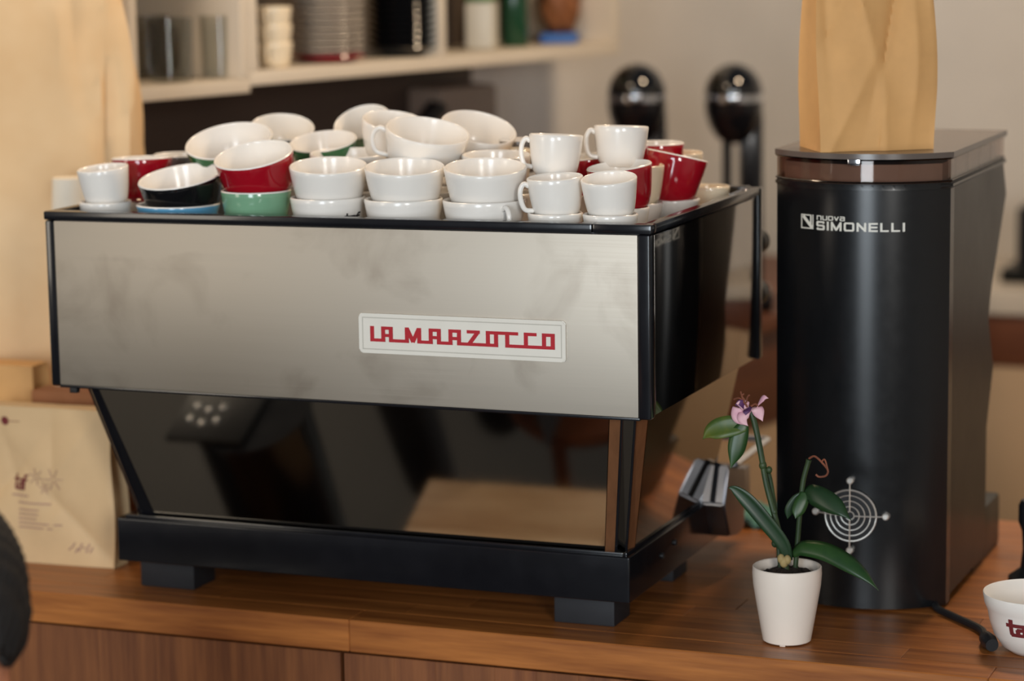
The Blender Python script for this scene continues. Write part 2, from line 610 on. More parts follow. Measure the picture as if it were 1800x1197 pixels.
# cup tray: floor and rim bars
TF = 0.560
bm = bmesh.new()
add_box(bm, (XL + 0.012, 0.012, TF - 0.004), (-0.012, D - 0.012, TF))
mpart(bm, 'tray_floor', 'mirror_steel')
RZ0, RZ1 = ZT + 0.0005, 0.5945
rimspec = [((XL - 0.0005, -0.006, RZ0), (-0.082, 0.016, RZ1)), ((-0.0812, -0.006, RZ0), (0.002, 0.016, RZ1)),
           ((XL - 0.0005, 0.0162, RZ0), (XL + 0.016, D - 0.016, RZ1)), ((-0.016, 0.0162, RZ0), (0.002, D - 0.016, RZ1)),
           ((XL + 0.016, D - 0.016, RZ0), (-0.016, D + 0.003, RZ1))]
for lo, hi in rimspec:
    bm = bmesh.new()
    add_box(bm, lo, hi, 0.003, 2)
    mpart(bm, 'tray_rim', 'black_enamel')
for lo, hi in (((XL + 0.009, 0.009, TF - 0.003), (XL + 0.013, D - 0.01, RZ0 + 0.004)), ((-0.013, 0.009, TF - 0.003), (-0.009, D - 0.01, RZ0 + 0.004)),
               ((XL + 0.012, 0.009, TF - 0.003), (-0.012, 0.013, RZ0 + 0.004)), ((XL + 0.012, D - 0.013, TF - 0.003), (-0.012, D - 0.009, RZ0 + 0.004))):
    bm = bmesh.new()
    add_box(bm, lo, hi)
    mpart(bm, 'tray_wall', 'tray_steel')
bm = bmesh.new()
lathe(bm, [(0, 0.0025), (0.004, 0.002), (0.006, 0)], 16, (-0.0095, 0.47, RZ1 - 0.0005))
mpart(bm, 'rim_screw', 'tray_steel')

# lower body: polished panels leaning inwards, chamfered corners
A = 0.058
Bf = 0.07
Z1, Z0 = 0.1186, 0.0525
top_f, bot_f = 0.025, 0.085
bm = bmesh.new()


def slab(bm, quad, nrm, th):
    q = [Vector(p) for p in quad]
    n = Vector(nrm).normalized() * th
    a = [bm.verts.new(p) for p in q]
    b = [bm.verts.new(p - n) for p in q]
    bm.faces.new(a)
    bm.faces.new(b[::-1])
    for i in range(4):
        bm.faces.new((a[i], b[i], b[(i + 1) % 4], a[(i + 1) % 4]))


xt0, xb0 = -0.873, -0.812          # front panel left edge, top / bottom
xt1, xb1 = -0.070, -0.100          # right edge
zt_, zb_ = ZB + 0.004, Z1 + 0.001
slab(bm, [(xt0, top_f, zt_), (xt1, top_f, zt_), (xb1, bot_f, zb_), (xb0, bot_f, zb_)], (0, -0.963, -0.269), 0.004)
mpart(bm, 'lower_front_panel', 'mirror_steel')
# side lower panels
sxt, sxb = -0.024, -0.066
for sgn in (1, -1):
    sxt = -0.024 if sgn == 1 else -0.033
    fx = (lambda x: x) if sgn == 1 else (lambda x: -W - x)
    bm = bmesh.new()
    slab(bm, [(fx(sxt), 0.062, zt_), (fx(sxt), 0.502, zt_), (fx(sxb), 0.470, zb_), (fx(sxb), 0.118, zb_)], (sgn * 0.98, 0, -0.2), 0.004)
    mpart(bm, 'lower_side_panel', 'mirror_steel')
    # folded corner: three narrow facets with a dark seam
    tp = [Vector((fx(xt1), top_f, zt_)), Vector((fx(-0.052), 0.027, zt_)), Vector((fx(-0.036), 0.037, zt_)), Vector((fx(sxt), 0.062, zt_))]
    bt = [Vector((fx(xb1), bot_f, zb_)), Vector((fx(-0.084), 0.087, zb_)), Vector((fx(-0.072), 0.096, zb_)), Vector((fx(sxb), 0.118, zb_))]
    if sgn == -1:
        tp[0].x, bt[0].x = xt0, xb0
        tp[1].x, bt[1].x = -0.885, -0.836
        tp[2].x, bt[2].x = -0.897, -0.846
    for i in range(3):
        a, b, c, d = tp[i], tp[i + 1], bt[i + 1], bt[i]
        n = (b - a).cross(d - a)
        if n.y > 0:
            n = -n
        g = 0.06
        a2, b2 = a.lerp(b, g), a.lerp(b, 1 - g)
        d2, c2 = d.lerp(c, g), d.lerp(c, 1 - g)
        bm = bmesh.new()
        slab(bm, [a2, b2, c2, d2], n, 0.003)
        mpart(bm, 'corner_facet', 'black_enamel' if sgn == -1 else ('mirror_steel' if i == 1 else 'brown_facet'), smooth=0)  # right corner: outer facets plain brown, middle one polished; left corner all black
    for i in (1, 2):
        bm = bmesh.new()
        tube(bm, [tp[i] + Vector((0, 0.001, 0)), bt[i] + Vector((0, 0.001, 0))], 0.0022, 8)
        mpart(bm, 'corner_seam', 'black_enamel')
bm = bmesh.new()
add_box(bm, (-0.85, 0.10, Z1), (-0.09, 0.46, ZB + 0.003))
mpart(bm, 'inner_housing', 'black_matte')
# base
bm = bmesh.new()
add_box(bm, (XL + A, Bf, Z0), (-A, 0.50, Z1), 0.003, 3)
base = mpart(bm, 'base_frame', 'black_enamel')
bm = bmesh.new()
add_box(bm, (XL + A + 0.012, Bf + 0.006, Z1 - 0.001), (-A - 0.012, Bf + 0.012, Z1 + 0.0045), 0.001)
add_box(bm, (-A - 0.012, Bf + 0.006, Z1 - 0.001), (-A - 0.006, 0.47, Z1 + 0.0045), 0.001)
mpart(bm, 'ledge_trim', 'black_enamel', base)
for (sy, sz) in ((0.215, 0.088), (0.275, 0.094)):
    bm = bmesh.new()
    tube(bm, [(-A - 0.001, sy, sz), (-A + 0.003, sy, sz)], 0.0045, 12)
    mpart(bm, 'base_screw', 'black_matte', base)
for (fx_, fy) in ((-0.866, 0.125), (-0.193, 0.128), (-0.866, 0.40), (-0.193, 0.40)):
    bm = bmesh.new()
    add_box(bm, (fx_, fy, 0.0), (fx_ + 0.092, fy + 0.07, Z0 - 0.0005), 0.003)
    mpart(bm, 'foot', 'black_rubber')
bm = bmesh.new()
add_box(bm, (XL + 0.022, 0.01, ZB - 0.014), (XL + 0.034, 0.02, ZB - 0.005), 0.001)
mpart(bm, 'panel_clip', 'black_matte')

# steel splash end of the drip tray, sticking out at the barista end
bm = bmesh.new()
prof = [(0.455, 0.064), (0.505, 0.056), (0.535, 0.060), (0.54, 0.155), (0.50, 0.158), (0.45, 0.175), (0.425, 0.12)]
prism(bm, prof, -0.066, -0.028, 'x')
bmesh.ops.bevel(bm, geom=bm.edges[:], offset=0.003, segments=2, affect='EDGES')
dt = mpart(bm, 'drip_tray_end', 'tray_steel')
bm = bmesh.new()
tube(bm, [(-0.047, 0.425, 0.122), (-0.047, 0.452, 0.176), (-0.047, 0.502, 0.160), (-0.047, 0.543, 0.157), (-0.047, 0.545, 0.060)], 0.0045, 8)
mpart(bm, 'edge_trim', 'black_enamel', dt)
bm = bmesh.new()
tube(bm, [(-0.045, 0.54, 0.158), (-0.045, 0.72, 0.163)], 0.006, 10)
tube(bm, [(-0.80, 0.72, 0.163), (-0.045, 0.72, 0.163)], 0.006, 10)
mpart(bm, 'tray_rail', 'chrome')
bm = bmesh.new()
add_box(bm, (-0.86, 0.50, 0.075), (-0.067, 0.70, 0.125), 0.004)
mpart(bm, 'drip_tray', 'tray_steel')
# steam knobs on the barista side
for (kx, kz) in ((-0.03, 0.50), (-0.03, 0.42)):
    bm = bmesh.new()
    tube(bm, [(kx, D, kz), (kx, D + 0.05, kz)], 0.008, 12)
    tube(bm, [(kx, D + 0.05, kz), (kx, D + 0.055, kz), (kx, D + 0.085, kz), (kx, D + 0.09, kz)], [0.016, 0.02, 0.02, 0.014], 18)
    mpart(bm, 'steam_knob', 'black_matte')
for gx in (-0.74, -0.465, -0.19):
    bm = bmesh.new()
    lathe(bm, [(0, 0.255), (0.034, 0.255), (0.036, 0.27), (0.036, 0.315), (0.03, 0.332), (0, 0.332)], 24, (gx, 0.585, 0))
    add_box(bm, (gx - 0.03, 0.49, 0.285), (gx + 0.03, 0.585, 0.335), 0.006)
    mpart(bm, 'group_head', 'chrome')

# badge with its red lettering
bx0, bx1, bz0, bz1 = -0.4285, -0.1208, 0.4038, 0.4606
bm = bmesh.new()
cr = 0.0055
outl = [(cx + cr * math.cos(a), cz + cr * math.sin(a)) for cx, cz, a0 in ((bx1 - cr, bz1 - cr, 0), (bx0 + cr, bz1 - cr, 90), (bx0 + cr, bz0 + cr, 180), (bx1 - cr, bz0 + cr, 270))
        for a in (math.radians(a0 + k * 18) for k in range(6))]
prism(bm, outl, -0.0065, -0.002, 'y')
bmesh.ops.bevel(bm, geom=[e for e in bm.edges if all(abs(v.co.y + 0.0065) < 1e-6 for v in e.verts)], offset=0.0014, segments=2, affect='EDGES')
badge = mpart(bm, 'badge', 'badge_white')
bm = bmesh.new()
g0, g1, h0, h1 = bx0 + 0.006, bx1 - 0.006, bz0 + 0.006, bz1 - 0.006
strokes(bm, [[(g0, h0), (g1, h0), (g1, h1), (g0, h1), (g0, h0)]], 0.0015, 0.0001, lambda x, y, d: (x, -0.0065 - d, y))
mpart(bm, 'badge_groove', 'badge_groove', badge, 0)
T, Bq, MID = 209, 298, 262
logo = [[(225, T), (225, Bq), (305, Bq)], [(305, Bq), (305, T), (360, T), (360, Bq)], [(305, MID), (360, MID)], [(360, Bq), (475, Bq)],
        [(475, Bq), (475, T)], [(478, T), (518, Bq)], [(558, T), (518, Bq)], [(563, T), (563, Bq), (645, Bq)],
        [(645, Bq), (645, T), (703, T), (703, Bq)], [(645, MID), (703, MID)], [(703, Bq), (785, Bq)],
        [(785, Bq), (785, T), (845, T), (845, Bq)], [(785, MID), (845, MID)], [(845, Bq), (1105, Bq)],
        [(915, T), (978, T)], [(978, T), (915, Bq)], [(1048, Bq), (1048, T), (1245, T)], [(1105, Bq), (1105, T)],
        [(1183, T), (1183, Bq), (1497, Bq)], [(1312, Bq), (1312, T), (1372, T)], [(1437, Bq), (1437, T), (1497, T), (1497, Bq)]]
kx = (bx1 - bx0) / (1590 - 134)
kz = (bz1 - bz0) / 290.0
bm = bmesh.new()
strokes(bm, logo, 28, 1.0, lambda x, y, d: (bx0 + (x - 128) * kx, -0.0065 - d * 0.0005, bz1 - (y - 106) * kz), wh=23)
mpart(bm, 'lettering', 'logo_red', badge, 0)


# ------------------------------------------------------------------ cups
TC = Vector((0.364, -0.931, 0)).normalized()
RH = Vector((0.931, 0.364, 0)).normalized()
CUPM = {'white': 'porcelain', 'cream': 'porcelain_cream', 'red': 'glaze_red', 'black': 'glaze_black', 'blue': 'glaze_blue',
        'sage': 'glaze_sage', 'green': 'glaze_green', 'grey': 'glaze_grey'}


PW = 0.44


def cup_mesh(R, h, color, rb=0.68, n=48, pw=PW):
    bm = bmesh.new()
    prof = [(0, 0.002), (R * rb * 0.8, 0.002), (R * rb * 0.9, 0.0)]
    K = 9
    for i in range(K):
        t = i / (K - 1)
        prof.append((R * (rb + (1 - rb) * t ** pw), 0.002 + (h - 0.004) * t))
    th = 0.0034
    mo = len(prof) - 1
    prof += [(R - 0.0006, h - 0.0008), (R - th / 2, h), (R - th + 0.0005, h - 0.0008)]
    for i in range(K - 1, -1, -1):
        t = i / (K - 1)
        prof.append((R * (rb + (1 - rb) * t ** pw) - th, 0.006 + (h - 0.009) * t))
    prof += [(R * rb * 0.6, 0.0052), (0, 0.005)]
    mi = [0] * mo + [1] * (len(prof) - 1 - mo)
    lathe(bm, prof, n, mi=mi)
    inner = 'porcelain' if color != 'cream' else 'porcelain_cream'
    return bm, [CUPM[color], inner]


def handle_mesh(R, h, ang, rb=0.68):
    bm = bmesh.new()
    r1 = R * (rb + (1 - rb) * 0.8 ** PW) - 0.001
    r2 = R * (rb + (1 - rb) * 0.25 ** PW) - 0.001
    o = max(0.0115, R * 0.30)
    p2 = [(r1, h * 0.82), (r1 + o * 0.55, h * 0.88), (r1 + o, h * 0.74), (r1 + o * 1.02, h * 0.5), (r1 + o * 0.6, h * 0.27), (r2, h * 0.22)]
    pts = spline([(a * math.cos(ang), a * math.sin(ang), b) for a, b in p2], 5)
    tube(bm, pts, 0.0036, 10)
    return bm


CUP_N = [0]


def cup(px, py, wpx, Y, h, color, label, lean=0.0, toward=0.0, handle=None, rb=0.68, rest=None, group='cups piled on the espresso machine'):
    """px,py: rim centre as measured in the photograph, Y: how far back on the tray it stands"""
    rc = on_y(px, py, Y)
    dist = (rc - CAM).dot(FW)
    R = wpx / 2 * dist / F_PX
    ax = (Vector((0, 0, 1)) + RH * math.tan(math.radians(lean)) + TC * math.tan(math.radians(toward))).normalized()
    if rest is not None and lean == 0 and toward == 0:
        h = rc.z - rest - left_shear(rc.x, rest)
    bm, ms = cup_mesh(R, h, color, rb)
    o = finish(bm, 'cup', ms, smooth=50)
    o.rotation_mode = 'QUATERNION'
    o.rotation_quaternion = Vector((0, 0, 1)).rotation_difference(ax)
    o.location = rc - ax * h
    tag(o, label, 'cup', group)
    if handle is not None:
        base_ang = math.atan2(RH.y, RH.x)
        hb = finish(handle_mesh(R, h, base_ang + math.radians(handle), rb), 'handle', ms[0], o, 60)
    CUP_N[0] += 1
    return o


T0 = TF + 0.0005
# front row, lower cups standing on the tray
cup(185, 353, 92, 0.075, 0.04, 'white', 'small white cup at the left end of the tray, under a white espresso cup', rest=T0)
cup(313, 357, 147, 0.085, 0.045, 'blue', 'sky blue cup under the tilted black cup', rest=T0)
cup(450, 333, 124, 0.075, 0.05, 'sage', 'sage green cup under the tilted red cup', rest=T0)
pcup = cup(576, 345, 133, 0.075, 0.05, 'white', 'lower white cup with dark print, right beside the sage green cup', rest=T0)
cup(709, 348, 139, 0.075, 0.05, 'white', 'lower white cup in the middle of the three white front stacks', rest=T0)
lb6 = cup(851, 350, 147, 0.075, 0.05, 'white', 'lower white cup of the front stack left of the espresso cups, handle to the front', rest=T0, handle=-62)
cup(976, 373, 98, 0.065, 0.04, 'white', 'low white espresso cup under the front espresso cup with a handle', rest=T0)
cup(1073, 375, 98, 0.060, 0.04, 'white', 'low white espresso cup at the front right corner of the tray', rest=T0)
# front row, upper cups
cup(180, 294, 91, 0.075, 0.058, 'white', 'white espresso cup stacked at the far left end', lean=-5, toward=4)
cup(316, 309, 150, 0.085, 0.058, 'black', 'black cup with white inside, tilted on the blue cup', lean=-7, toward=11)
cup(445, 271, 142, 0.075, 0.062, 'red', 'red cup with white inside, tilted on the sage green cup', lean=-8, toward=15)
cup(577, 290, 138, 0.075, 0.058, 'white', 'upper white cup of the front stack nearest the tilted red cup', toward=8)
cup(711, 292, 142, 0.075, 0.058, 'white', 'upper white cup of the middle front stack', toward=8)
cup(853, 293, 147, 0.075, 0.060, 'white', 'upper white cup of the front stack left of the espresso cups', toward=8)
cup(975, 310, 100, 0.065, 0.058, 'white', 'white espresso cup with its handle to the left, in the front row', lean=-3, toward=3, handle=188)
cup(1070, 312, 100, 0.060, 0.058, 'white', 'white espresso cup at the front right, open rim turned to the viewer', lean=-4, toward=9)
# right column
cup(1096, 363, 92, 0.175, 0.04, 'white', 'low cup under the upright red cup behind the front right espresso cup', rest=T0)
cup(1088, 290, 116, 0.175, 0.066, 'red', 'red cup just behind the front right espresso cup', lean=-6, toward=3)
cup(1120, 355, 92, 0.275, 0.04, 'white', 'low cup wedged between the two large red cups', rest=T0)
cup(1122, 289, 92, 0.275, 0.058, 'cream', 'cream cup squeezed between the two large red cups', toward=1)
cup(1181, 348, 98, 0.345, 0.04, 'white', 'low white cup under the leaning red cup', rest=T0)
cup(1191, 272, 110, 0.345, 0.070, 'red', 'red cup leaning to the right at the right end of the pile', lean=13, toward=-5)
cup(1246, 326, 74, 0.445, 0.04, 'cream', 'small cream cup standing alone at the back right of the tray', rest=T0)
cup(1196, 330, 76, 0.455, 0.04, 'cream', 'low cup behind the leaning red cup', rest=T0)
cup(1200, 267, 72, 0.455, 0.055, 'cream', 'cream cup showing its rim behind the leaning red cup', toward=2)
cup(1130, 335, 88, 0.425, 0.04, 'white', 'low cup at the back under a hidden red cup', rest=T0)
cup(1158, 250, 90, 0.405, 0.066, 'red', 'red cup showing only its rim behind the leaning red cup', toward=0.5)
# third layer at the right
cup(1092, 221, 97, 0.235, 0.058, 'white', 'upright white cup with left handle, the top right one of the pile', lean=2, toward=-3, handle=182)
cup(978, 236, 96, 0.135, 0.060, 'white', 'upright white cup with left handle standing above the front espresso cups', lean=3, toward=-3, handle=178)
cup(1030, 274, 88, 0.285, 0.058, 'red', 'red cup between the two upright white cups of the top layer', lean=-5, toward=2)
cup(1005, 340, 92, 0.28, 0.04, 'white', 'low cup hidden under the red cup between the white cups', rest=T0)
# second row, middle
cup(613, 268, 138, 0.195, 0.052, 'white', 'white cup peeking over the front stacks below the green cup', toward=3)
cup(872, 271, 122, 0.190, 0.052, 'white', 'white cup peeking out behind the upper white cup left of the espresso cups', toward=3)
cup(914, 244, 74, 0.36, 0.05, 'grey', 'grey cup with cream rim behind the pile, left of the upright white cup')
cup(904, 262, 60, 0.29, 0.05, 'cream', 'small cream cup behind the upright white cup with left handle', toward=2)
for (cx_, cy_, w_, Y_, lab_) in ((613, 332, 132, 0.195, 'low white cup in the second row below the green cup'), (745, 334, 134, 0.195, 'low white cup in the second row below the big cup with a handle'),
                            (878, 338, 124, 0.19, 'low white cup in the second row behind the espresso cups'), (480, 322, 126, 0.195, 'low white cup in the second row behind the sage green cup'),
                            (370, 324, 128, 0.205, 'low white cup in the second row behind the tilted black cup')):
    cup(cx_, cy_, w_, Y_, 0.05, 'white', lab_, rest=T0)
for (cx_, cy_, w_, Y_, lab_) in ((520, 312, 122, 0.325, 'low cup at the back under the cream-lined cup'), (650, 312, 122, 0.325, 'low cup at the back under the green cups'),
                            (780, 316, 122, 0.325, 'low cup at the back under the white cups'), (905, 320, 110, 0.33, 'low cup at the back left of the upright white cups')):
    cup(cx_, cy_, w_, Y_, 0.05, 'white', lab_, rest=T0)
cup(485, 272, 104, 0.240, 0.05, 'cream', 'cream rimmed cup between the tilted red cup and the green cup')
# left end
cup(241, 352, 84, 0.175, 0.04, 'white', 'low white cup under the upright red cup at the left', rest=T0)
cup(249, 276, 107, 0.175, 0.066, 'red', 'upright red cup behind the far left espresso cup', toward=-2, lean=-1)
cup(318, 270, 96, 0.295, 0.066, 'grey', 'grey cup half hidden behind the black cup and the upright red cup')
cup(318, 336, 92, 0.295, 0.04, 'white', 'low cup at the back under the grey cup', rest=T0)
# the heap on top
cup(402, 246, 156, 0.195, 0.055, 'green', 'wide dark green cup tilted to show its white inside, behind the tilted red cup', lean=-7, toward=19)
cup(496, 222, 114, 0.315, 0.052, 'black', 'tilted cup with cream inside at the back of the pile, left of the green cups', lean=4, toward=20)
cup(567, 247, 121, 0.255, 0.048, 'green', 'green cup with white inside lying between the piles', lean=-5, toward=13)
cup(636, 213, 104, 0.365, 0.056, 'green', 'green cup tipped steeply left, top of the pile behind the white cups', lean=-14, toward=30)
cup(692, 211, 112, 0.265, 0.060, 'white', 'tilted white cup behind the big white cup with a handle', lean=7, toward=14)
cup(752, 229, 150, 0.180, 0.060, 'white', 'big white cup with a left handle on top of the front stacks', lean=9, toward=14, handle=176)
cup(842, 223, 136, 0.300, 0.056, 'white', 'white cup tipped to the right, the rightmost of the tilted heap', lean=13, toward=20)


# print on the lower white cup beside the sage one: a dark word, its lower half hidden by the rim
def cup_print(o, R, h, a0, a1, rb=0.68):
    bm = bmesh.new()

    def fn(x, y, d):
        t = min(1, max(0.0, (y - 0.002) / (h - 0.004)))
        r_ = R * (rb + (1 - rb) * t ** PW) + 0.0002 + d * 0.0003
        return (r_ * math.cos(x), r_ * math.sin(x), y)
    k = (a1 - a0) / 2.7
    strokes(bm, [[(a0 + p * k, 0.0215 + q * 0.0085) for p, q in ln] for ln in TAF], 0.05, 1, fn, 2, wh=0.0026)
    for v in bm.verts:
        pass
    return finish(bm, 'lettering', 'black_matte', o, 0)


TAF = [[(.35, 1.35), (.35, .15), (.5, 0), (.75, 0)], [(.05, .95), (.75, .95)],
       [(1.05, .95), (1.6, .95), (1.75, .8), (1.75, 0), (1.2, 0), (1.05, .15), (1.05, .4), (1.2, .55), (1.75, .55)],
       [(2.2, 0), (2.2, 1.2), (2.35, 1.4), (2.7, 1.4)], [(1.95, .95), (2.65, .95)]]
_h = max(v.co.z for v in pcup.data.vertices)
cup_print(pcup, max(v.co.x for v in pcup.data.vertices), _h, math.atan2(TC.y, TC.x) + 0.55, math.atan2(TC.y, TC.x) + 1.15)

# ------------------------------------------------------------------ tall grinder
GX0, GX1, GR, GCX, GCY = 0.065, 0.320, 0.162, 0.1925, 0.485


def gfront(x, off=0.0):
    return GCY - math.sqrt(max(0.0, (GR + off) ** 2 - (x - GCX) ** 2))


gr = empty('coffee_grinder', (GCX, 0.56, 0), label='tall black coffee grinder with curved front, smoked lid and round fan guard', cat='coffee grinder')
GO = Vector((GCX, 0.56, 0))


def gpart(bm, name, m, parent=None, smooth=35):
    bmesh.ops.translate(bm, vec=-GO, verts=bm.verts[:])
    return finish(bm, name, m, parent or gr, smooth)


def foot_outline(x0, x1, yb, off=0.0, n=18):
    pts = [(x0 + (x1 - x0) * i / n, gfront(x0 + (x1 - x0) * i / n, off)) for i in range(n + 1)]
    return pts + [(x1, yb), (x0, yb)]


bm = bmesh.new()      # curved front shell
n = 28
z0, z1 = 0.004, 0.612
va = []
for i in range(n + 1):
    x = GX0 + (GX1 - GX0) * i / n
    va.append((x, gfront(x)))
out = va + [(GX1, 0.41), (GX0, 0.41)]
prism(bm, out, z0, z1)
gpart(bm, 'front_shell', 'grinder_black', smooth=25)
bm = bmesh.new()      # rear housing with its notched back
prof = [(0.4105, 0.012), (0.674, 0.012), (0.674, 0.214), (0.72, 0.302), (0.676, 0.383), (0.70, 0.432), (0.805, 0.562), (0.778, 0.612), (0.4105, 0.612)]
prism(bm, prof, GX0 + 0.004, GX1 - 0.001, 'x')
hb = gpart(bm, 'rear_housing', 'grinder_side', smooth=25)
bm = bmesh.new()
add_box(bm, (GX0 + 0.02, 0.60, 0.0), (GX1 - 0.004, 0.806, 0.083), 0.006)
gpart(bm, 'base_block', 'grinder_side')
bm = bmesh.new()
for sx in (GX0 + 0.03, GX1 - 0.05):
    add_box(bm, (sx, 0.40, 0), (sx + 0.03, 0.44, 0.012), 0.002)
add_box(bm, (GX0 + 0.08, 0.345, 0), (GX1 - 0.08, 0.37, 0.004))
gpart(bm, 'feet', 'black_rubber')
bm = bmesh.new()
prism(bm, foot_outline(GX0 - 0.003, GX1 + 0.003, 0.782, 0.003), 0.6125, 0.6215)
bmesh.ops.bevel(bm, geom=[e for e in bm.edges], offset=0.0025, segments=2, affect='EDGES')
gpart(bm, 'collar', 'grinder_black')
# smoked hopper lid: wall strips and cover
zl0, zl1 = 0.622, 0.656
o_out = foot_outline(GX0, GX1, 0.774, 0.0)
o_in = [(GX0 + 0.004 + (GX1 - GX0 - 0.008) * i / 18, gfront(GX0 + 0.004 + (GX1 - GX0 - 0.008) * i / 18) + 0.004) for i in range(19)] + [(GX1 - 0.004, 0.77), (GX0 + 0.004, 0.77)]
bm = bmesh.new()
N = len(o_out)
L = [[bm.verts.new((p[0], p[1], z)) for p in o] for o, z in ((o_out, zl0), (o_out, zl1), (o_in, zl1), (o_in, zl0))]
for a in range(4):
    for i in range(N):
        bm.faces.new((L[a][i], L[a][(i + 1) % N], L[(a + 1) % 4][(i + 1) % N], L[(a + 1) % 4][i]))
gpart(bm, 'hopper_wall', 'smoked_plastic', smooth=25)
bm = bmesh.new()
prism(bm, foot_outline(GX0 - 0.003, GX1 + 0.004, 0.778, 0.003), 0.6565, 0.6645)
lid = gpart(bm, 'lid', 'lid_smoke', smooth=25)
bm = bmesh.new()
for z in (0.6235, 0.6555):
    pts = [(p[0], p[1], z) for p in foot_outline(GX0 - 0.001, GX1 + 0.001, 0.775, 0.001)]
    tube(bm, pts, 0.0014, 6, closed=True)
gpart(bm, 'hopper_bead', 'smoked_lid')
bm = bmesh.new()
xc = 0.196
add_box(bm, (xc - 0.009, gfront(xc) - 0.006, 0.648), (xc + 0.009, gfront(xc) + 0.0, 0.6575), 0.0015)
gpart(bm, 'latch', 'chrome', lid)
bm = bmesh.new()
prism(bm, [(p[0], p[1] + 0.012) for p in foot_outline(GX0 + 0.012, GX1 - 0.012, 0.75, 0.0)], 0.6217, 0.648)
gpart(bm, 'hopper_insert', 'hopper_liner', smooth=25)
for i in range(4):
    bm = bmesh.new()
    yy = 0.45 + i * 0.085
    add_box(bm, (GX1 - 0.009, yy, 0.623), (GX1 - 0.006, yy + 0.003, 0.655))
    gpart(bm, 'hopper_rib', 'smoked_plastic')


# fan guard
def gsurf(x, z, d=0.0):
    return (x, gfront(x) - d, z)


fg = empty('fan_guard', (0, 0, 0))
fg.parent = gr
FX, FZ = 0.1935, 0.1425
for i, rr in enumerate((0.0375, 0.0295, 0.0215, 0.0135, 0.006)):
    bm = bmesh.new()
    tube(bm, [gsurf(FX + rr * math.cos(a * math.pi / 20), FZ + rr * math.sin(a * math.pi / 20), 0.006) for a in range(40)], 0.0009 if i else 0.0014, 6, closed=True)
    gpart(bm, 'guard_ring', 'wire_steel', fg)
for (dx, dz) in ((0, 0.0515), (0, -0.0515), (-0.053, 0.001), (0.0505, 0.0)):
    bm = bmesh.new()
    L = math.hypot(dx, dz)
    tube(bm, [gsurf(FX + dx * t, FZ + dz * t, 0.0075) for t in (0.12, 0.4, 0.7, 1.0)], 0.0011, 6)
    gpart(bm, 'guard_arm', 'wire_steel', fg)
    bm = bmesh.new()
    px_, py_, pz_ = gsurf(FX + dx, FZ + dz, 0)
    tube(bm, [(px_, py_ + 0.002, pz_), (px_, py_ - 0.008, pz_), (px_, py_ - 0.0095, pz_)], [0.0052, 0.0052, 0.0035], 14)
    gpart(bm, 'guard_screw', 'wire_steel', fg)
bm = bmesh.new()
tube(bm, [gsurf(FX, FZ, -0.004), gsurf(FX, FZ, 0.0012)], 0.036, 32)
gpart(bm, 'fan_opening', 'black_matte', fg)


# lettering on the curved front
def gtext(x, y, d):
    return (x, gfront(x) - 0.0002 - d * 0.0006, y)


def put(lines, x0, z0, sx, sz):
    return [[(x0 + a * sx, z0 + b * sz) for a, b in ln] for ln in lines]


GL = {'S': ([[(1, .85), (.9, 1), (.1, 1), (0, .9), (0, .6), (.1, .5), (.9, .5), (1, .4), (1, .1), (.9, 0), (.1, 0), (0, .15)]], 1.0),
      'I': ([[(0, 0), (0, 1)]], 0.0), 'M': ([[(0, 0), (0, 1), (.65, 0), (1.3, 1), (1.3, 0)]], 1.3),
      'O': ([[(.12, 0), (1.1, 0), (1.22, .15), (1.22, .85), (1.1, 1), (.12, 1), (0, .85), (0, .15), (.12, 0)]], 1.22),
      'N': ([[(0, 0), (0, 1), (1.05, 0), (1.05, 1)]], 1.05), 'E': ([[(.95, 0), (0, 0), (0, 1), (.95, 1)], [(0, .5), (.9, .5)]], 0.95),
      'L': ([[(0, 1), (0, 0), (.85, 0)]], 0.85),
      'n': ([[(0, 0), (0, 1), (.8, 1), (.95, .85), (.95, 0)]], .95), 'u': ([[(0, 1), (0, .12), (.12, 0), (.95, 0), (.95, 1)]], .95),
      'o': ([[(.12, 0), (.85, 0), (.97, .15), (.97, .85), (.85, 1), (.12, 1), (0, .85), (0, .15), (.12, 0)]], .97),
      'v': ([[(0, 1), (.45, 0), (.9, 1)]], .9), 'a': ([[(.05, 1), (.8, 1), (.95, .85), (.95, 0), (.1, 0), (0, .12), (0, .45), (.1, .55), (.95, .55)]], .95)}


def word(txt, x0, x1, z0, z1, gap):
    tot = sum(GL[c][1] for c in txt) + gap * (len(txt) - 1)
    s = (x1 - x0) / tot
    x = x0
    out = []
    for c in txt:
        out += put(GL[c][0], x, z0, s, z1 - z0)
        x += (GL[c][1] + gap) * s
    return out


bm = bmesh.new()
strokes(bm, word('SIMONELLI', 0.1398, 0.2635, 0.5552, 0.5655, 0.62), 0.0030, 1, gtext, 3, wh=0.0024)
gpart(bm, 'maker_lettering', 'silver_print', smooth=0)
bm = bmesh.new()
strokes(bm, word('nuova', 0.1395, 0.1812, 0.5690, 0.5742, 0.45), 0.0016, 1, gtext, 2, wh=0.0012)
gpart(bm, 'small_lettering', 'silver_print', smooth=0)
bm = bmesh.new()
e0, e1, f0, f1 = 0.1135, 0.1325, 0.5553, 0.5742
strokes(bm, [[(e1 - 0.004, f1), (e0, f1), (e0, f0), (e1, f0), (e1, f1)]], 0.0016, 1, gtext, 2)
strokes(bm, [[(e0 + 0.003, f1 - 0.002), (e1 - 0.002, f0 + 0.002)]], 0.0046, 1, gtext, 3)
strokes(bm, [[(e1 - 0.0035, f0 + 0.001), (e1 - 0.0035, f1 - 0.001)]], 0.0024, 1, gtext, 1)
gpart(bm, 'emblem', 'silver_print', smooth=0)

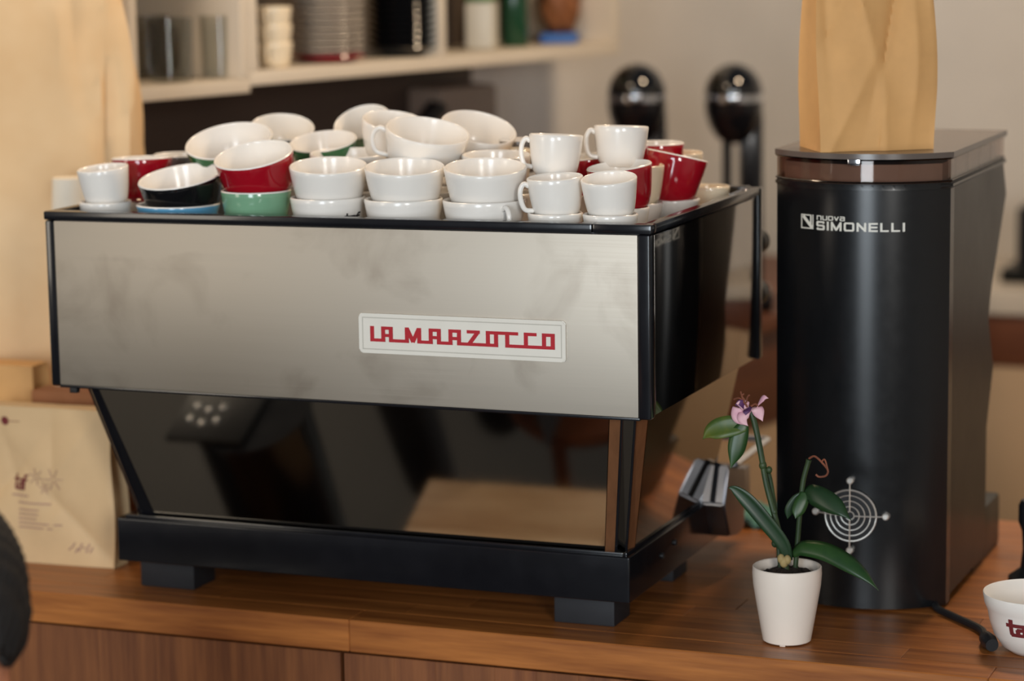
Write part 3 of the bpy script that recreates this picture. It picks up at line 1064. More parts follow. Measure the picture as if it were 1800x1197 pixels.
# power cable of the grinder
bm = bmesh.new()
tube(bm, spline([(0.302, 0.392, 0.0062), (0.315, 0.352, 0.006), (0.345, 0.318, 0.006), (0.395, 0.262, 0.006), (0.412, 0.215, 0.006)], 8), 0.0055, 10)
cab_ = finish(bm, 'power_cable', 'cable_black')
tag(cab_, 'black power cable lying on the worktop between grinder and printed bowl', 'cable')
bm = bmesh.new()
tube(bm, [(0.4115, 0.218, 0.0065), (0.416, 0.200, 0.011), (0.424, 0.180, 0.012), (0.431, 0.166, 0.011)], [0.006, 0.010, 0.0115, 0.009], 12)
finish(bm, 'plug', 'cable_black', cab_)

# ------------------------------------------------------------------ paper bags


def paper_bag(name, label, wd_, dp, ht, m, loc, rz, seed, puff=0.012, pinch=0.35, amp=1.0, nc=7, folds=None):
    """standing gusseted bag: width along local x, depth y, front at -y"""
    rnd = random.Random(seed)
    bm = bmesh.new()
    NX, NY, NZ = 40, 6, 64
    hx, hy = wd_ / 2, dp / 2
    ph = [rnd.uniform(0, 6.28) for _ in range(6)]
    crease = [(rnd.uniform(-1, 1), rnd.uniform(0.25, 0.95), rnd.uniform(-1.2, 1.2), rnd.uniform(0.004, 0.009)) for _ in range(nc)]

    if folds:
        crease = folds

    def shape(u, v, t, side):
        k = 1 - (1 - pinch) * max(0, (t - 0.25) / 0.75) ** 1.1
        x, y = u * hx, v * hy * k
        if side == 'f' or side == 'b':
            s = -1 if side == 'f' else 1
            bul = puff * math.sin(math.pi * min(1, t * 1.15)) * (1 - u * u)
            y += s * bul
            for cu, ct, sl, am in crease:
                dd = (u - cu) + sl * (t - ct) * 2
                y += s * amp * am * math.exp(-abs(dd) * (7 if amp > 1 else 4.5)) * math.exp(-((t - ct) * 3.2) ** 2) * (1 if folds else (-1 if am > 0.0065 else 1))
            y += s * 0.0015 * math.sin(u * 5 + ph[0]) * math.sin(t * 9 + ph[1])
        else:
            g = math.sin(math.pi * t) ** 0.5 if 0 < t < 1 else 0
            x -= math.copysign(0.020 * g * (1 - v * v), u)
        x += 0.003 * math.sin(t * 7 + ph[2]) * (1 if u > 0 else -0.6)
        return Vector((x, y, t * ht))
    loop = []
    for i in range(NX):
        loop.append((-1 + 2 * i / NX, -1, 'f'))
    for i in range(NY):
        loop.append((1, -1 + 2 * i / NY, 's'))
    for i in range(NX):
        loop.append((1 - 2 * i / NX, 1, 'b'))
    for i in range(NY):
        loop.append((-1, 1 - 2 * i / NY, 's'))
    rings = []
    for j in range(NZ + 1):
        rings.append([bm.verts.new(shape(u, v, j / NZ, s)) for u, v, s in loop])
    M = len(loop)
    for j in range(NZ):
        for i in range(M):
            bm.faces.new((rings[j][i], rings[j][(i + 1) % M], rings[j + 1][(i + 1) % M], rings[j + 1][i]))
    bm.faces.new(rings[0][::-1])
    bm.faces.new(rings[-1])
    bmesh.ops.triangulate(bm, faces=[f for f in bm.faces if len(f.verts) > 4])
    o = finish(bm, name, m, smooth=50)
    o.location = loc
    o.rotation_euler = (0, 0, rz)
    tag(o, label, 'bag')

    def surf(u, t, off=0.0008):
        p = shape(u, -1, t, 'f')
        return Vector((p.x, p.y - off, p.z))
    return o, surf


RZB = math.atan2(0.089, 0.148)
c_, s_ = math.cos(RZB), math.sin(RZB)
bc = Vector((0.143, 0.328, 0)) + Vector((c_, s_, 0)) * 0.0865 + Vector((-s_, c_, 0)) * 0.055
kb, ksurf = paper_bag('paper_bag', 'plain brown kraft paper bag standing on the lid of the tall grinder', 0.173, 0.105, 0.33, 'kraft', (bc.x, bc.y, 0.6648), RZB, 5, puff=0.006, pinch=0.4, amp=1.4, folds=[(0.25, 0.55, -0.5, -0.010), (0.62, 0.42, -0.05, 0.006), (-0.82, 0.6, 0.08, -0.006), (-0.35, 0.72, 0.5, 0.008), (-0.1, 0.9, -0.9, -0.007), (0.75, 0.85, 0.6, 0.006), (-0.6, 0.12, -1.0, 0.004), (0.1, 0.16, 0.2, 0.005)])
bm = bmesh.new()
for (tt, w_) in ((0.20, 0.008), (0.265, 0.006), (0.29, 0.004)):
    strokes(bm, [[(-0.030, tt * 0.33), (-0.030 + w_, tt * 0.33)]], 0.0022, 1, lambda x, y, d: (-0.0865 + 0.012 - 0.0 - d * 0.001, x, y))
finish(bm, 'small_print', 'maroon_print', kb, 0)

# the printed bag at the left
lb, lsurf = paper_bag('paper_bag', 'cream printed coffee bag standing left of the espresso machine', 0.225, 0.05, 0.250, 'paper_cream', (-1.070, 0.226, 0.0003), 0.03, 11, puff=0.004, pinch=0.75)


def on_bag(x, y, d):     # x,y in metres from the bag's left bottom corner
    p = lsurf(x / 0.1125 - 1, y / 0.25, 0.0006 + d * 0.0004)
    return p


bm = bmesh.new()
TAF = [[(.35, 1.35), (.35, .15), (.5, 0), (.75, 0)], [(.05, .95), (.75, .95)],
       [(1.05, .95), (1.6, .95), (1.75, .8), (1.75, 0), (1.2, 0), (1.05, .15), (1.05, .4), (1.2, .55), (1.75, .55)],
       [(2.2, 0), (2.2, 1.2), (2.35, 1.4), (2.7, 1.4)], [(1.95, .95), (2.65, .95)]]
XO = 0.0455
strokes(bm, [[(XO + a * 0.0095, 0.118 + b * 0.0155) for a, b in ln] for ln in TAF], 0.0034, 1, on_bag, 2, wh=0.003)
finish(bm, 'lettering', 'maroon_print', lb, 0)
bm = bmesh.new()
ln = []
for (cx_, cy_, rr) in ((0.088, 0.139, 0.014), (0.122, 0.137, 0.018), (0.105, 0.122, 0.010)):
    for k in range(6):
        a = k * math.pi / 3 + cx_ * 9
        ln.append([(cx_ + 0.2 * rr * math.cos(a), cy_ + 0.2 * rr * math.sin(a)), (cx_ + rr * math.cos(a), cy_ + rr * math.sin(a))])
strokes(bm, ln, 0.0011, 1, on_bag, 2)
ln = [[(0.045, 0.108), (0.075, 0.108)], [(0.058, 0.097), (0.112, 0.097)]]
for k in range(5):
    ln.append([(0.060, 0.086 - k * 0.007), (0.060 + (0.035, 0.034, 0.031, 0.072, 0.055)[k], 0.086 - k * 0.007)])
strokes(bm, ln, 0.0018, 1, on_bag, 3)
for k in range(7):
    strokes(bm, [[(0.145 + k * 0.006, 0.026 + 0.005 * math.sin(k * 2)), (0.149 + k * 0.006, 0.034 - 0.004 * math.cos(k * 3))]], 0.002, 1, on_bag, 1)
finish(bm, 'fine_print', 'faint_print', lb, 0)
bm = bmesh.new()
pr = [lsurf((0.034 + 0.007 * math.cos(k * 0.393)) / 0.1125 - 1, (0.226 + 0.007 * math.sin(k * 0.393)) / 0.25, 0.0009) for k in range(16)]
bm.faces.new([bm.verts.new(p) for p in pr])
strokes(bm, [[(0.043, 0.226), (0.060, 0.226)]], 0.001, 1, on_bag, 2)
finish(bm, 'round_stamp', 'maroon_print', lb, 0)

paper_bag('paper_bag', 'brown kraft bag behind the cream printed bag, next to the machine base', 0.175, 0.06, 0.262, 'kraft_dark', (-1.055, 0.306, 0.0003), 0.02, 23, pinch=0.8)
paper_bag('paper_bag', 'kraft bag standing at the back left, taller than the printed bag', 0.13, 0.085, 0.292, 'kraft', (-1.235, 0.350, 0.0003), 0.05, 31, pinch=0.6)
paper_bag('paper_bag', 'small kraft bag at the far left edge behind the printed bag', 0.12, 0.08, 0.285, 'kraft', (-1.375, 0.300, 0.0003), -0.05, 37, pinch=0.6)

# big tan sack rising behind the bags
bm = bmesh.new()
NU, NV = 40, 44
vs = []
c0 = at(0, 300, 4.62)
for j in range(NV + 1):
    t = j / NV
    z = 0.0005 + t * 1.15
    row = []
    for i in range(NU):
        a = 2 * math.pi * i / NU
        ca, sa = math.cos(a), math.sin(a)
        sq = lambda v: math.copysign(abs(v) ** 0.55, v)
        wv = 0.17 + 0.014 * math.sin(z * 5.2 + 0.3) + 0.01 * math.sin(z * 11 + a * 2) - 0.015 * max(0, z - 0.72) / 0.2
        dv = 0.085 + 0.006 * math.sin(z * 7 + 1)
        bump_ = 0.006 * math.sin(6 * a + z * 5) + 0.004 * math.sin(11 * a - z * 9) + 0.003 * math.sin(17 * a + z * 16)
        X = sq(ca) * (wv + bump_)
        Y = sq(sa) * (dv + bump_ * 1.4)
        row.append(bm.verts.new((X, Y, z)))
    vs.append(row)
for j in range(NV):
    for i in range(NU):
        bm.faces.new((vs[j][i], vs[j][(i + 1) % NU], vs[j + 1][(i + 1) % NU], vs[j + 1][i]))
bm.faces.new(vs[0][::-1])
bm.faces.new(vs[-1])
sack = finish(bm, 'sack', 'sack_tan', smooth=60)
sack.rotation_euler = (0, 0, math.atan2(RH.y, RH.x))
edge = at(252, 200, 4.42)
sack.location = (edge.x - RH.x * 0.175, edge.y - RH.y * 0.175, 0)
tag(sack, 'big wrinkled tan paper sack standing at the left behind the bags', 'sack')

# stack of paper cups, only its top shows over the machine
pc = empty('paper_cup_stack', label='stack of upturned white paper cups showing behind the left end of the tray', cat='paper cups')
pp = at(122, 340, 4.285)
pc.location = (pp.x, pp.y, 0)
ztop = at(122, 312, 4.285).z
for k in range(10):
    bm = bmesh.new()
    zz = 0.0005 + k * 0.05
    hh = 0.098 if k < 9 else ztop - zz
    lathe(bm, [(0.034, 0), (0.036, 0.002), (0.0345, 0.004), (0.0265, hh), (0.0, hh)] if True else [], 28, (0, 0, zz))
    finish(bm, 'paper_cup', 'paper_cup', pc)

# ------------------------------------------------------------------ orchid in white pot
PX, PY = 0.150, 0.137
orc = empty('potted_orchid', (PX, PY, 0), label='wilting pink orchid in a white tapered pot in front of the grinder', cat='plant')
bm = bmesh.new()
hpot = 0.108
lathe(bm, [(0, 0.003), (0.030, 0.003), (0.031, 0.0015), (0.0335, 0.003), (0.0365, 0.02), (0.0425, 0.055), (0.047, 0.082), (0.0482, 0.098), (0.0478, hpot - 0.001),
           (0.0465, hpot), (0.0445, hpot - 0.001), (0.0435, 0.09), (0.042, 0.082), (0.0, 0.082)], 56)
pot = finish(bm, 'pot', 'pot_white', orc)
bm = bmesh.new()
for k in range(3):
    a = k * 2.094 + 0.6
    add_box(bm, (0.0275 * math.cos(a) - 0.004, 0.0275 * math.sin(a) - 0.004, 0), (0.0275 * math.cos(a) + 0.004, 0.0275 * math.sin(a) + 0.004, 0.004), 0.001)
finish(bm, 'pot_feet', 'pot_white', pot)
bm = bmesh.new()
rnd = random.Random(3)
prof_ = []
lathe(bm, [(0, 0.100), (0.012, 0.101), (0.024, 0.099), (0.034, 0.097), (0.0432, 0.093), (0.0425, 0.084)], 40)
for v in bm.verts:
    v.co.z += rnd.uniform(-0.003, 0.003)
    v.co.x *= rnd.uniform(0.97, 1.0)
for k in range(26):
    a, r_ = rnd.uniform(0, 6.28), rnd.uniform(0, 0.036)
    bmesh.ops.create_icosphere(bm, subdivisions=1, radius=rnd.uniform(0.002, 0.005), matrix=Matrix.Translation((r_ * math.cos(a), r_ * math.sin(a), 0.101)) @ Matrix.Diagonal((1.3, 1, 0.8, 1)))
finish(bm, 'soil', 'soil', pot, 0)


def pl(x, y, dy=0.0):
    p = on_y(x, y, PY + dy)
    return Vector((p.x - PX, p.y - PY, p.z))


def leaf(name, pts, w, m, fold=0.25, side=None, parent=None, thick=0.0012):
    """a leaf: spine points, greatest half width w, sideways direction from the spine"""
    sp = spline(pts, 7)
    nn = len(sp)
    bm = bmesh.new()
    rows = []
    for i, p in enumerate(sp):
        t = i / (nn - 1)
        tg = (sp[min(i + 1, nn - 1)] - sp[max(i - 1, 0)]).normalized()
        sd = side if side is not None else Vector((0, 1, 0)).cross(tg)
        sd = (Vector(sd) - tg * tg.dot(Vector(sd))).normalized()
        up = sd.cross(tg).normalized()
        ww = w * (0.28 + 0.72 * math.sin(math.pi * min(1, t * 0.92 + 0.08)) ** 0.8) * (1 if t < 0.55 else max(0.04, 1 - ((t - 0.55) / 0.45) ** 2.2))
        rows.append([p + sd * (ww * k) + up * (fold * ww * abs(k)) for k in (-1, -0.5, 0, 0.5, 1)])
    top = [[bm.verts.new(q) for q in r_] for r_ in rows]
    for i in range(nn - 1):
        for k in range(4):
            bm.faces.new((top[i][k], top[i][k + 1], top[i + 1][k + 1], top[i + 1][k]))
    o = finish(bm, name, m, parent or orc, 60)
    md = o.modifiers.new('thickness', 'SOLIDIFY')
    md.thickness = thick
    return o


# stems
bm = bmesh.new()
tube(bm, spline([pl(1383, 1005), pl(1375, 960), pl(1360, 900), pl(1347, 850), pl(1338, 800), pl(1328, 750), pl(1320, 722)], 6), 0.0042, 10)
finish(bm, 'stem', 'stem_green', orc)
bm = bmesh.new()
tube(bm, spline([pl(1372, 1000, .01), pl(1366, 940, .01), pl(1360, 880, .01), pl(1352, 835, .008), pl(1344, 822, .004)], 6), 0.0032, 10)
finish(bm, 'stem', 'stem_green', orc)
for (x, y, r_) in ((1341, 818, 0.0062), (1352, 826, 0.005), (1362, 955, 0.0055), (1361, 900, 0.005)):
    bm = bmesh.new()
    bmesh.ops.create_icosphere(bm, subdivisions=2, radius=r_, matrix=Matrix.Translation(pl(x, y)) @ Matrix.Diagonal((0.9, 0.9, 1.1, 1)))
    finish(bm, 'stem_node', 'stem_green', orc, 60)
bm = bmesh.new()
tube(bm, spline([pl(1398, 1000, .012), pl(1402, 950, .012), pl(1407, 890, .01), pl(1412, 845, .01), pl(1422, 808, .01)], 6), [0.0036] * 24 + [0.0042], 10)
finish(bm, 'stem', 'stem_green', orc)
# leaves
CV = -Vector((TC.x, TC.y, 0)) * 1.0
leaf('leaf', [pl(1386, 985), pl(1376, 955, -.004), pl(1345, 915, -.012), pl(1315, 880, -.018), pl(1292, 860, -.022), pl(1279, 857, -.024)], 0.0112, 'leaf_dark', 0.3, (0.5, 0.1, 0.75))
leaf('leaf', [pl(1392, 972), pl(1410, 962, -.006), pl(1450, 968, -.015), pl(1490, 988, -.022), pl(1522, 1012, -.026), pl(1545, 1038, -.028)], 0.0135, 'leaf', 0.28, (-0.3, 0.7, 0.9))
leaf('leaf', [pl(1413, 868, .008), pl(1425, 868, 0), pl(1448, 878, -.008), pl(1475, 894, -.014), pl(1497, 915, -.016)], 0.0150, 'leaf_dark', 0.2, (-0.25, 0.4, 0.85))
leaf('leaf', [pl(1414, 865, .006), pl(1410, 880, 0), pl(1402, 900, -.006), pl(1398, 912, -.008)], 0.0095, 'leaf', 0.2, (0.9, 0.3, 0.1))
leaf('leaf', [pl(1412, 868, .008), pl(1400, 880, .006), pl(1388, 898, .004), pl(1384, 912, .004)], 0.0085, 'leaf_dark', 0.2, (0.8, 0.3, 0.35))
leaf('leaf', [pl(1312, 748), pl(1295, 748, -.004), pl(1270, 752, -.008), pl(1248, 760, -.010), pl(1235, 772, -.012)], 0.0150, 'leaf_yellow', 0.25, (0.1, 0.35, 0.95))
leaf('leaf', [pl(1308, 745, -.003), pl(1300, 765, -.008), pl(1293, 795, -.012), pl(1284, 824, -.014)], 0.0130, 'leaf', 0.2, (0.93, 0.3, 0.0))
# blossom
bl = pl(1315, 728)
leaf('petal', [pl(1316, 712), pl(1303, 712, -.006), pl(1296, 725, -.010), pl(1298, 738, -.012), pl(1312, 748, -.012)], 0.0085, 'petal_pink', 0.2, (0.4, 0.3, 0.8))
leaf('petal', [pl(1318, 718), pl(1308, 726, -.010), pl(1306, 738, -.014), pl(1315, 749, -.014)], 0.0080, 'petal_pink', 0.2, (0.9, 0.3, 0.2))
leaf('petal', [pl(1322, 716), pl(1330, 718, -.006), pl(1335, 728, -.008), pl(1341, 741, -.010)], 0.0082, 'petal_pink', 0.2, (0.9, 0.3, 0.25))
leaf('petal', [pl(1330, 716), pl(1334, 706, -.004), pl(1342, 699, -.006), pl(1351, 700, -.006)], 0.0048, 'petal_pink', 0.2, (0.3, 0.3, 0.9))
leaf('petal', [pl(1312, 716), pl(1302, 710, -.008), pl(1292, 712, -.010)], 0.0060, 'petal_purple', 0.2, (0.2, 0.3, 0.9))
leaf('petal', [pl(1318, 714), pl(1312, 722, -.012), pl(1311, 730, -.014)], 0.0048, 'petal_purple', 0.2, (0.9, 0.3, 0.2))
bm = bmesh.new()
for ps in ([(1314, 716), (1306, 702), (1302, 688)], [(1312, 712), (1300, 700), (1290, 702)], [(1312, 708), (1314, 698), (1318, 694)], [(1306, 712), (1298, 718), (1288, 722)],
           [(1310, 704), (1304, 696), (1308, 692)], [(1320, 714), (1328, 710), (1332, 714)]):
    tube(bm, spline([pl(x, y, -.006) for x, y in ps], 4), 0.0013, 6)
finish(bm, 'withered_tendril', 'dry_brown', orc)
bm = bmesh.new()
tube(bm, spline([pl(1422, 806, .01), pl(1432, 802, .008), pl(1444, 812, .006), pl(1455, 826, .004), pl(1452, 836, .004), pl(1440, 838, .004), pl(1434, 834, .004)], 5), 0.0015, 6)
tube(bm, spline([pl(1444, 812, .006), pl(1450, 808, .004), pl(1456, 830, .002)], 5), 0.0012, 6)
finish(bm, 'withered_tendril', 'dry_brown', orc)
bm = bmesh.new()
for (x, y, r_) in ((1373, 982, 0.006), (1378, 988, 0.007), (1384, 984, 0.006)):
    bmesh.ops.create_icosphere(bm, subdivisions=2, radius=r_, matrix=Matrix.Translation(pl(x, y, -.006)) @ Matrix.Diagonal((0.9, 0.8, 1.2, 1)))
finish(bm, 'root_crown', 'root_cream', orc, 60)

# ------------------------------------------------------------------ printed bowl at the right
bp_ = on_z(1822, 1146, 0.0)
bwl = empty('bowl', (bp_.x, bp_.y, 0.0003), label='white rounded bowl cup with dark red lettering at the right edge', cat='bowl')
BP = [(0.030, 0.0), (0.034, 0.001), (0.047, 0.010), (0.058, 0.026), (0.0645, 0.046), (0.0672, 0.060), (0.0690, 0.064), (0.0715, 0.070), (0.0735, 0.083)]
bm = bmesh.new()
lathe(bm, [(0, 0.001)] + BP + [(0.0728, 0.0842), (0.0715, 0.083), (0.0690, 0.069), (0.0640, 0.058), (0.0560, 0.030), (0.0440, 0.013), (0.02, 0.007), (0, 0.0065)], 64)
finish(bm, 'body', 'porcelain', bwl, 50)


def bowl_r(z):
    for (r0, za), (r1, zb) in zip(BP[:-1], BP[1:]):
        if za <= z <= zb:
            return r0 + (r1 - r0) * (z - za) / (zb - za)
    return BP[-1][0]


BA = math.atan2(TC.y, TC.x)


def on_bowl(x, y, d):
    r_ = bowl_r(y) + 0.0003 + d * 0.0004
    a = BA + (x / 0.066)
    return (r_ * math.cos(a), r_ * math.sin(a), y)


bm = bmesh.new()
strokes(bm, [[(-0.0545 + a * 0.0142, 0.037 + b * 0.0145) for a, b in ln] for ln in TAF], 0.0062, 1, on_bowl, 4, wh=0.005)
finish(bm, 'lettering', 'maroon_print', bwl, 0)

# black stand at the right edge of the frame
q = on_z(1812, 1022, 0)
bm = bmesh.new()
lathe(bm, [(0, 0.0003), (0.034, 0.0003), (0.034, 0.008), (0.026, 0.014), (0.016, 0.022), (0.013, 0.05), (0.0145, 0.078), (0.020, 0.092), (0.020, 0.118), (0.016, 0.126), (0, 0.128)], 32, (q.x, q.y, 0))
tp_ = finish(bm, 'tamper', 'black_matte')
tag(tp_, 'black waisted tamper standing at the right edge behind the printed bowl', 'tamper')

# teal cloth behind the drip tray end
q = on_z(1346, 925, 0)
bm = bmesh.new()
NXc, NYc = 14, 10
gv = [[bm.verts.new((q.x - 0.05 + 0.11 * i / NXc, q.y - 0.03 + 0.12 * j / NYc,
                     0.008 + 0.008 * (math.sin(i * 0.9) * math.cos(j * 0.8) + 1) + 0.006 * math.sin(i * 2.1 + j))) for j in range(NYc + 1)] for i in range(NXc + 1)]
for i in range(NXc):
    for j in range(NYc):
        bm.faces.new((gv[i][j], gv[i + 1][j], gv[i + 1][j + 1], gv[i][j + 1]))
cl = finish(bm, 'cleaning_cloth', 'teal_cloth', smooth=60)
md = cl.modifiers.new('thickness', 'SOLIDIFY')
md.thickness = 0.006
tag(cl, 'crumpled teal cloth on the worktop between espresso machine and grinder', 'cloth')

# ------------------------------------------------------------------ back counters
bk = empty('back_counter', (1.0, 3.42, FLOOR_Z), label='pale back counter with wooden band seen right of the grinder', cat='counter')


def bpart(name, lo, hi, m, bev=0.003):
    o = box(name, Vector(lo) - bk.location, Vector(hi) - bk.location, m, bk, bev)
    return o


bpart('worktop', (-0.5, 3.1, 0.020), (2.6, 3.749, 0.079), 'white_laminate')
bpart('wood_band', (-0.5, 3.115, -0.112), (2.6, 3.135, 0.0195), 'brown_wood')
bpart('carcass', (-0.5, 3.136, FLOOR_Z - FLOOR_Z + FLOOR_Z + 0.08), (2.6, 3.745, 0.0195), 'black_matte')
for k in range(4):
    xa = -0.5 + k * 0.775
    bpart('panel', (xa + 0.001, 3.118, FLOOR_Z), (xa + 0.773, 3.1355, -0.113), 'cream_panel', 0.001)

sb = empty('side_counter', (SH0.x, SH0.y, 0), HD, label='wooden side counter along the shelf wall carrying the two domed grinders', cat='counter')
# local x along the wall from SH0, y into wall (negative = towards the room)
s_front = -0.40


def spart(name, lo, hi, m, bev=0.003):
    o = box(name, lo, hi, m, sb, bev)
    return o


spart('worktop', (0.38, s_front - 0.02, 0.115), (2.35, DEPTH - 0.002, 0.15), 'brown_wood')
spart('fascia', (0.38, s_front, -0.09), (2.35, s_front + 0.02, 0.1145), 'brown_wood')
spart('panel', (0.38, s_front + 0.004, FLOOR_Z), (2.35, s_front + 0.022, -0.0905), 'cream_panel')
spart('carcass', (0.385, s_front + 0.0225, FLOOR_Z), (2.345, DEPTH - 0.004, 0.1145), 'black_matte')

# dark box on the back counter
q = on_y(1780, 480, 3.25)
bmx = empty('filter_brewer', (q.x + 0.13, 3.38, 0.079), label='dark boxy appliance on the pale back counter at the right edge', cat='appliance')
box('body', (-0.125, -0.12, 0.035), (0.16, 0.14, 0.19), 'black_matte', bmx, 0.012)
box('base', (-0.16, -0.14, 0.0), (0.18, 0.15, 0.034), 'grinder_side', bmx, 0.006)

# domed grinders on the side counter
for k, (px_, lab) in enumerate(((1120, 'black domed grinder standing nearer the wall shelf'), (1290, 'black domed grinder standing nearer the brown paper bag'))):
    c = at(px_, 172, 5.7)
    g = empty('domed_grinder', (c.x, c.y, 0.151), math.atan2(RH.y, RH.x), label=lab, cat='grinder', group='domed grinders on the side counter')
    zc = c.z - 0.151
    R = 0.0635
    bm = bmesh.new()
    lathe(bm, [(R * 0.99, 0.008)] + [(R * math.cos(a * math.pi / 20), 0.008 + R * 1.06 * math.sin(a * math.pi / 20)) for a in range(1, 10)] + [(0, 0.008 + R * 1.06)], 40, (0, 0, zc))
    finish(bm, 'dome_lid', 'black_gloss', g)
    bm = bmesh.new()
    lathe(bm, [(0, -0.006), (R * 1.02, -0.006), (R * 1.03, 0.0), (R * 1.02, 0.0078), (0, 0.0078)], 40, (0, 0, zc))
    finish(bm, 'band', 'chrome', g)
    bm = bmesh.new()
    lathe(bm, [(0, -0.0062), (R, -0.0062), (R * 0.98, -0.03), (R * 0.85, -0.06), (R * 0.6, -0.085), (R * 0.3, -0.098), (0, -0.10)], 40, (0, 0, zc))
    finish(bm, 'hopper', 'black_enamel', g)
    bm = bmesh.new()
    add_box(bm, (0.012, -0.01, 0.045), (R, 0.05, zc - 0.02), 0.008)
    finish(bm, 'column', 'black_enamel', g)
    bm = bmesh.new()
    tube(bm, [(-0.015, -0.005, 0.14), (-0.015, -0.005, zc - 0.06)], 0.011, 16)
    tube(bm, [(-0.015, -0.005, 0.10), (-0.015, -0.005, 0.14)], [0.03, 0.014], 16)
    finish(bm, 'chute', 'black_matte', g)
    bm = bmesh.new()
    add_box(bm, (-0.07, -0.08, 0.0), (0.08, 0.08, 0.045), 0.01)
    finish(bm, 'base', 'black_enamel', g)

# ------------------------------------------------------------------ wall shelf
sh = empty('wall_shelf', (SH0.x, SH0.y, SH0.z), HD, label='white box shelf with three compartments of crockery on the left wall', cat='shelf')
S_TOP = 0.40
XA, X1, X2, X3 = -0.02, 0.315, 0.883, 1.505


def shp(name, lo, hi, bev=0.002):
    return box(name, lo, hi, 'white_shelf', sh, bev)


shp('bottom_board', (XA, 0, -0.012), (X1 - 0.024, DEPTH - 0.002, 0.014))
shp('bottom_board', (X1 - 0.0235, 0, 0), (X3, DEPTH - 0.002, 0.026))
shp('top_board', (XA, 0, S_TOP), (X3, DEPTH - 0.002, S_TOP + 0.024))
shp('divider', (X1 - 0.048, 0.0, 0.0145), (X1 - 0.024, DEPTH - 0.004, S_TOP - 0.0005))
shp('divider', (X1 - 0.0235, 0.0, 0.0265), (X1, DEPTH - 0.004, S_TOP - 0.0005))
shp('divider', (X2 - 0.02, 0.0, 0.0265), (X2, DEPTH - 0.004, S_TOP - 0.0005))
shp('end_panel', (X3 - 0.024, 0.0, 0.0265), (X3, DEPTH - 0.004, S_TOP - 0.0005))
shp('end_panel', (XA, 0.0, 0.0145), (XA + 0.02, DEPTH - 0.004, S_TOP - 0.0005))
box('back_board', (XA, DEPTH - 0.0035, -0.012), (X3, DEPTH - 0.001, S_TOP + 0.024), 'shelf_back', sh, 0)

bs = empty('wall_board', (SH0.x, SH0.y, 0), HD, label='dark brown board on the wall under the white shelf', cat='wall_board')
box('board', (-0.02, DEPTH - 0.012, 0.151), (1.30, DEPTH - 0.0005, 0.687), 'dark_brown_board', bs, 0.002)  # one flat dark brown sheet on the wall, ending before the shelf does


def shloc(s, d, z):
    p = SH0 + SE * s + SI * d
    return (p.x, p.y, z)


def shelf_px(px, d):
    """distance along the shelf for the photograph's column px, at depth d into the shelf"""
    r0 = ray(px, 100)
    o = SH0 + SI * d
    # solve CAM + r t = o + SE s
    a, b, c2, d2 = r0.x, -SE.x, r0.y, -SE.y
    ex, ey = o.x - CAM.x, o.y - CAM.y
    det = a * d2 - b * c2
    return (a * ey - c2 * ex) / det


# grey wall dispenser under the shelf
ds = empty('wall_dispenser', shloc(shelf_px(778, DEPTH - 0.06), DEPTH - 0.06, 0.0), HD, label='grey boxy dispenser on the wall under the shelf, behind the cup pile', cat='dispenser')
box('body', (-0.07, -0.05, 0.50), (0.13, 0.045, 0.645), 'dispenser_grey', ds, 0.012)
bm = bmesh.new()
tube(bm, [(-0.125, -0.045, 0.58), (-0.09, -0.045, 0.60), (-0.06, -0.04, 0.60)], [0.016, 0.022, 0.016], 14)
finish(bm, 'nozzle', 'black_matte', ds)


zf1 = SH0.z + 0.0145
zf2 = SH0.z + 0.0265
# glass mugs
for k, (px_, d) in enumerate(((300, 0.06), (348, 0.17), (392, 0.065), (262, 0.18))):
    s = shelf_px(px_, d)
    g = empty('glass_mug', shloc(s, d, zf1), HD + 0.6, label=('clear glass mug with handle at the left of the shelf', 'clear glass mug second from the left, set back on the shelf',
              'clear glass mug beside the shelf divider', 'clear glass mug at the back behind the sack edge')[k], cat='mug', group='glass mugs on the shelf')
    bm = bmesh.new()
    h = 0.115
    lathe(bm, [(0, 0), (0.034, 0), (0.039, 0.004), (0.042, h), (0.0405, h + 0.001), (0.039, h), (0.036, 0.008), (0, 0.007)], 28)
    finish(bm, 'body', 'clear_glass', g)
    bm = bmesh.new()
    tube(bm, spline([(0.040, 0, 0.095), (0.058, 0, 0.092), (0.064, 0, 0.065), (0.058, 0, 0.032), (0.038, 0, 0.024)], 4), 0.005, 8)
    finish(bm, 'handle', 'clear_glass', g)

# stacked white cups beside the divider
s = shelf_px(484, 0.05)
zz = zf2 + 0.0003
for k in range(3):
    bm, ms = cup_mesh(0.034, 0.048, 'cream')
    o = finish(bm, 'cup', ms, smooth=50)
    o.location = shloc(s, 0.05, zz + k * 0.0335)
    tag(o, ('cream cup at the bottom of the short stack beside the shelf divider', 'cream cup in the middle of the short stack beside the shelf divider', 'cream cup on top of the short stack beside the shelf divider')[k], 'cup', 'cups on the shelf')
    finish(handle_mesh(0.034, 0.048, math.atan2(TC.y, TC.x) - 0.3), 'handle', ms[0], o, 60)


def saucer_mesh(R, h=0.012):
    bm = bmesh.new()
    lathe(bm, [(0, 0.0), (R * 0.5, 0.0), (R * 0.56, 0.002), (R * 0.8, h * 0.55), (R, h), (R - 0.001, h + 0.002), (R * 0.78, h * 0.55 + 0.003), (R * 0.5, 0.004), (0, 0.004)], 40)
    return bm


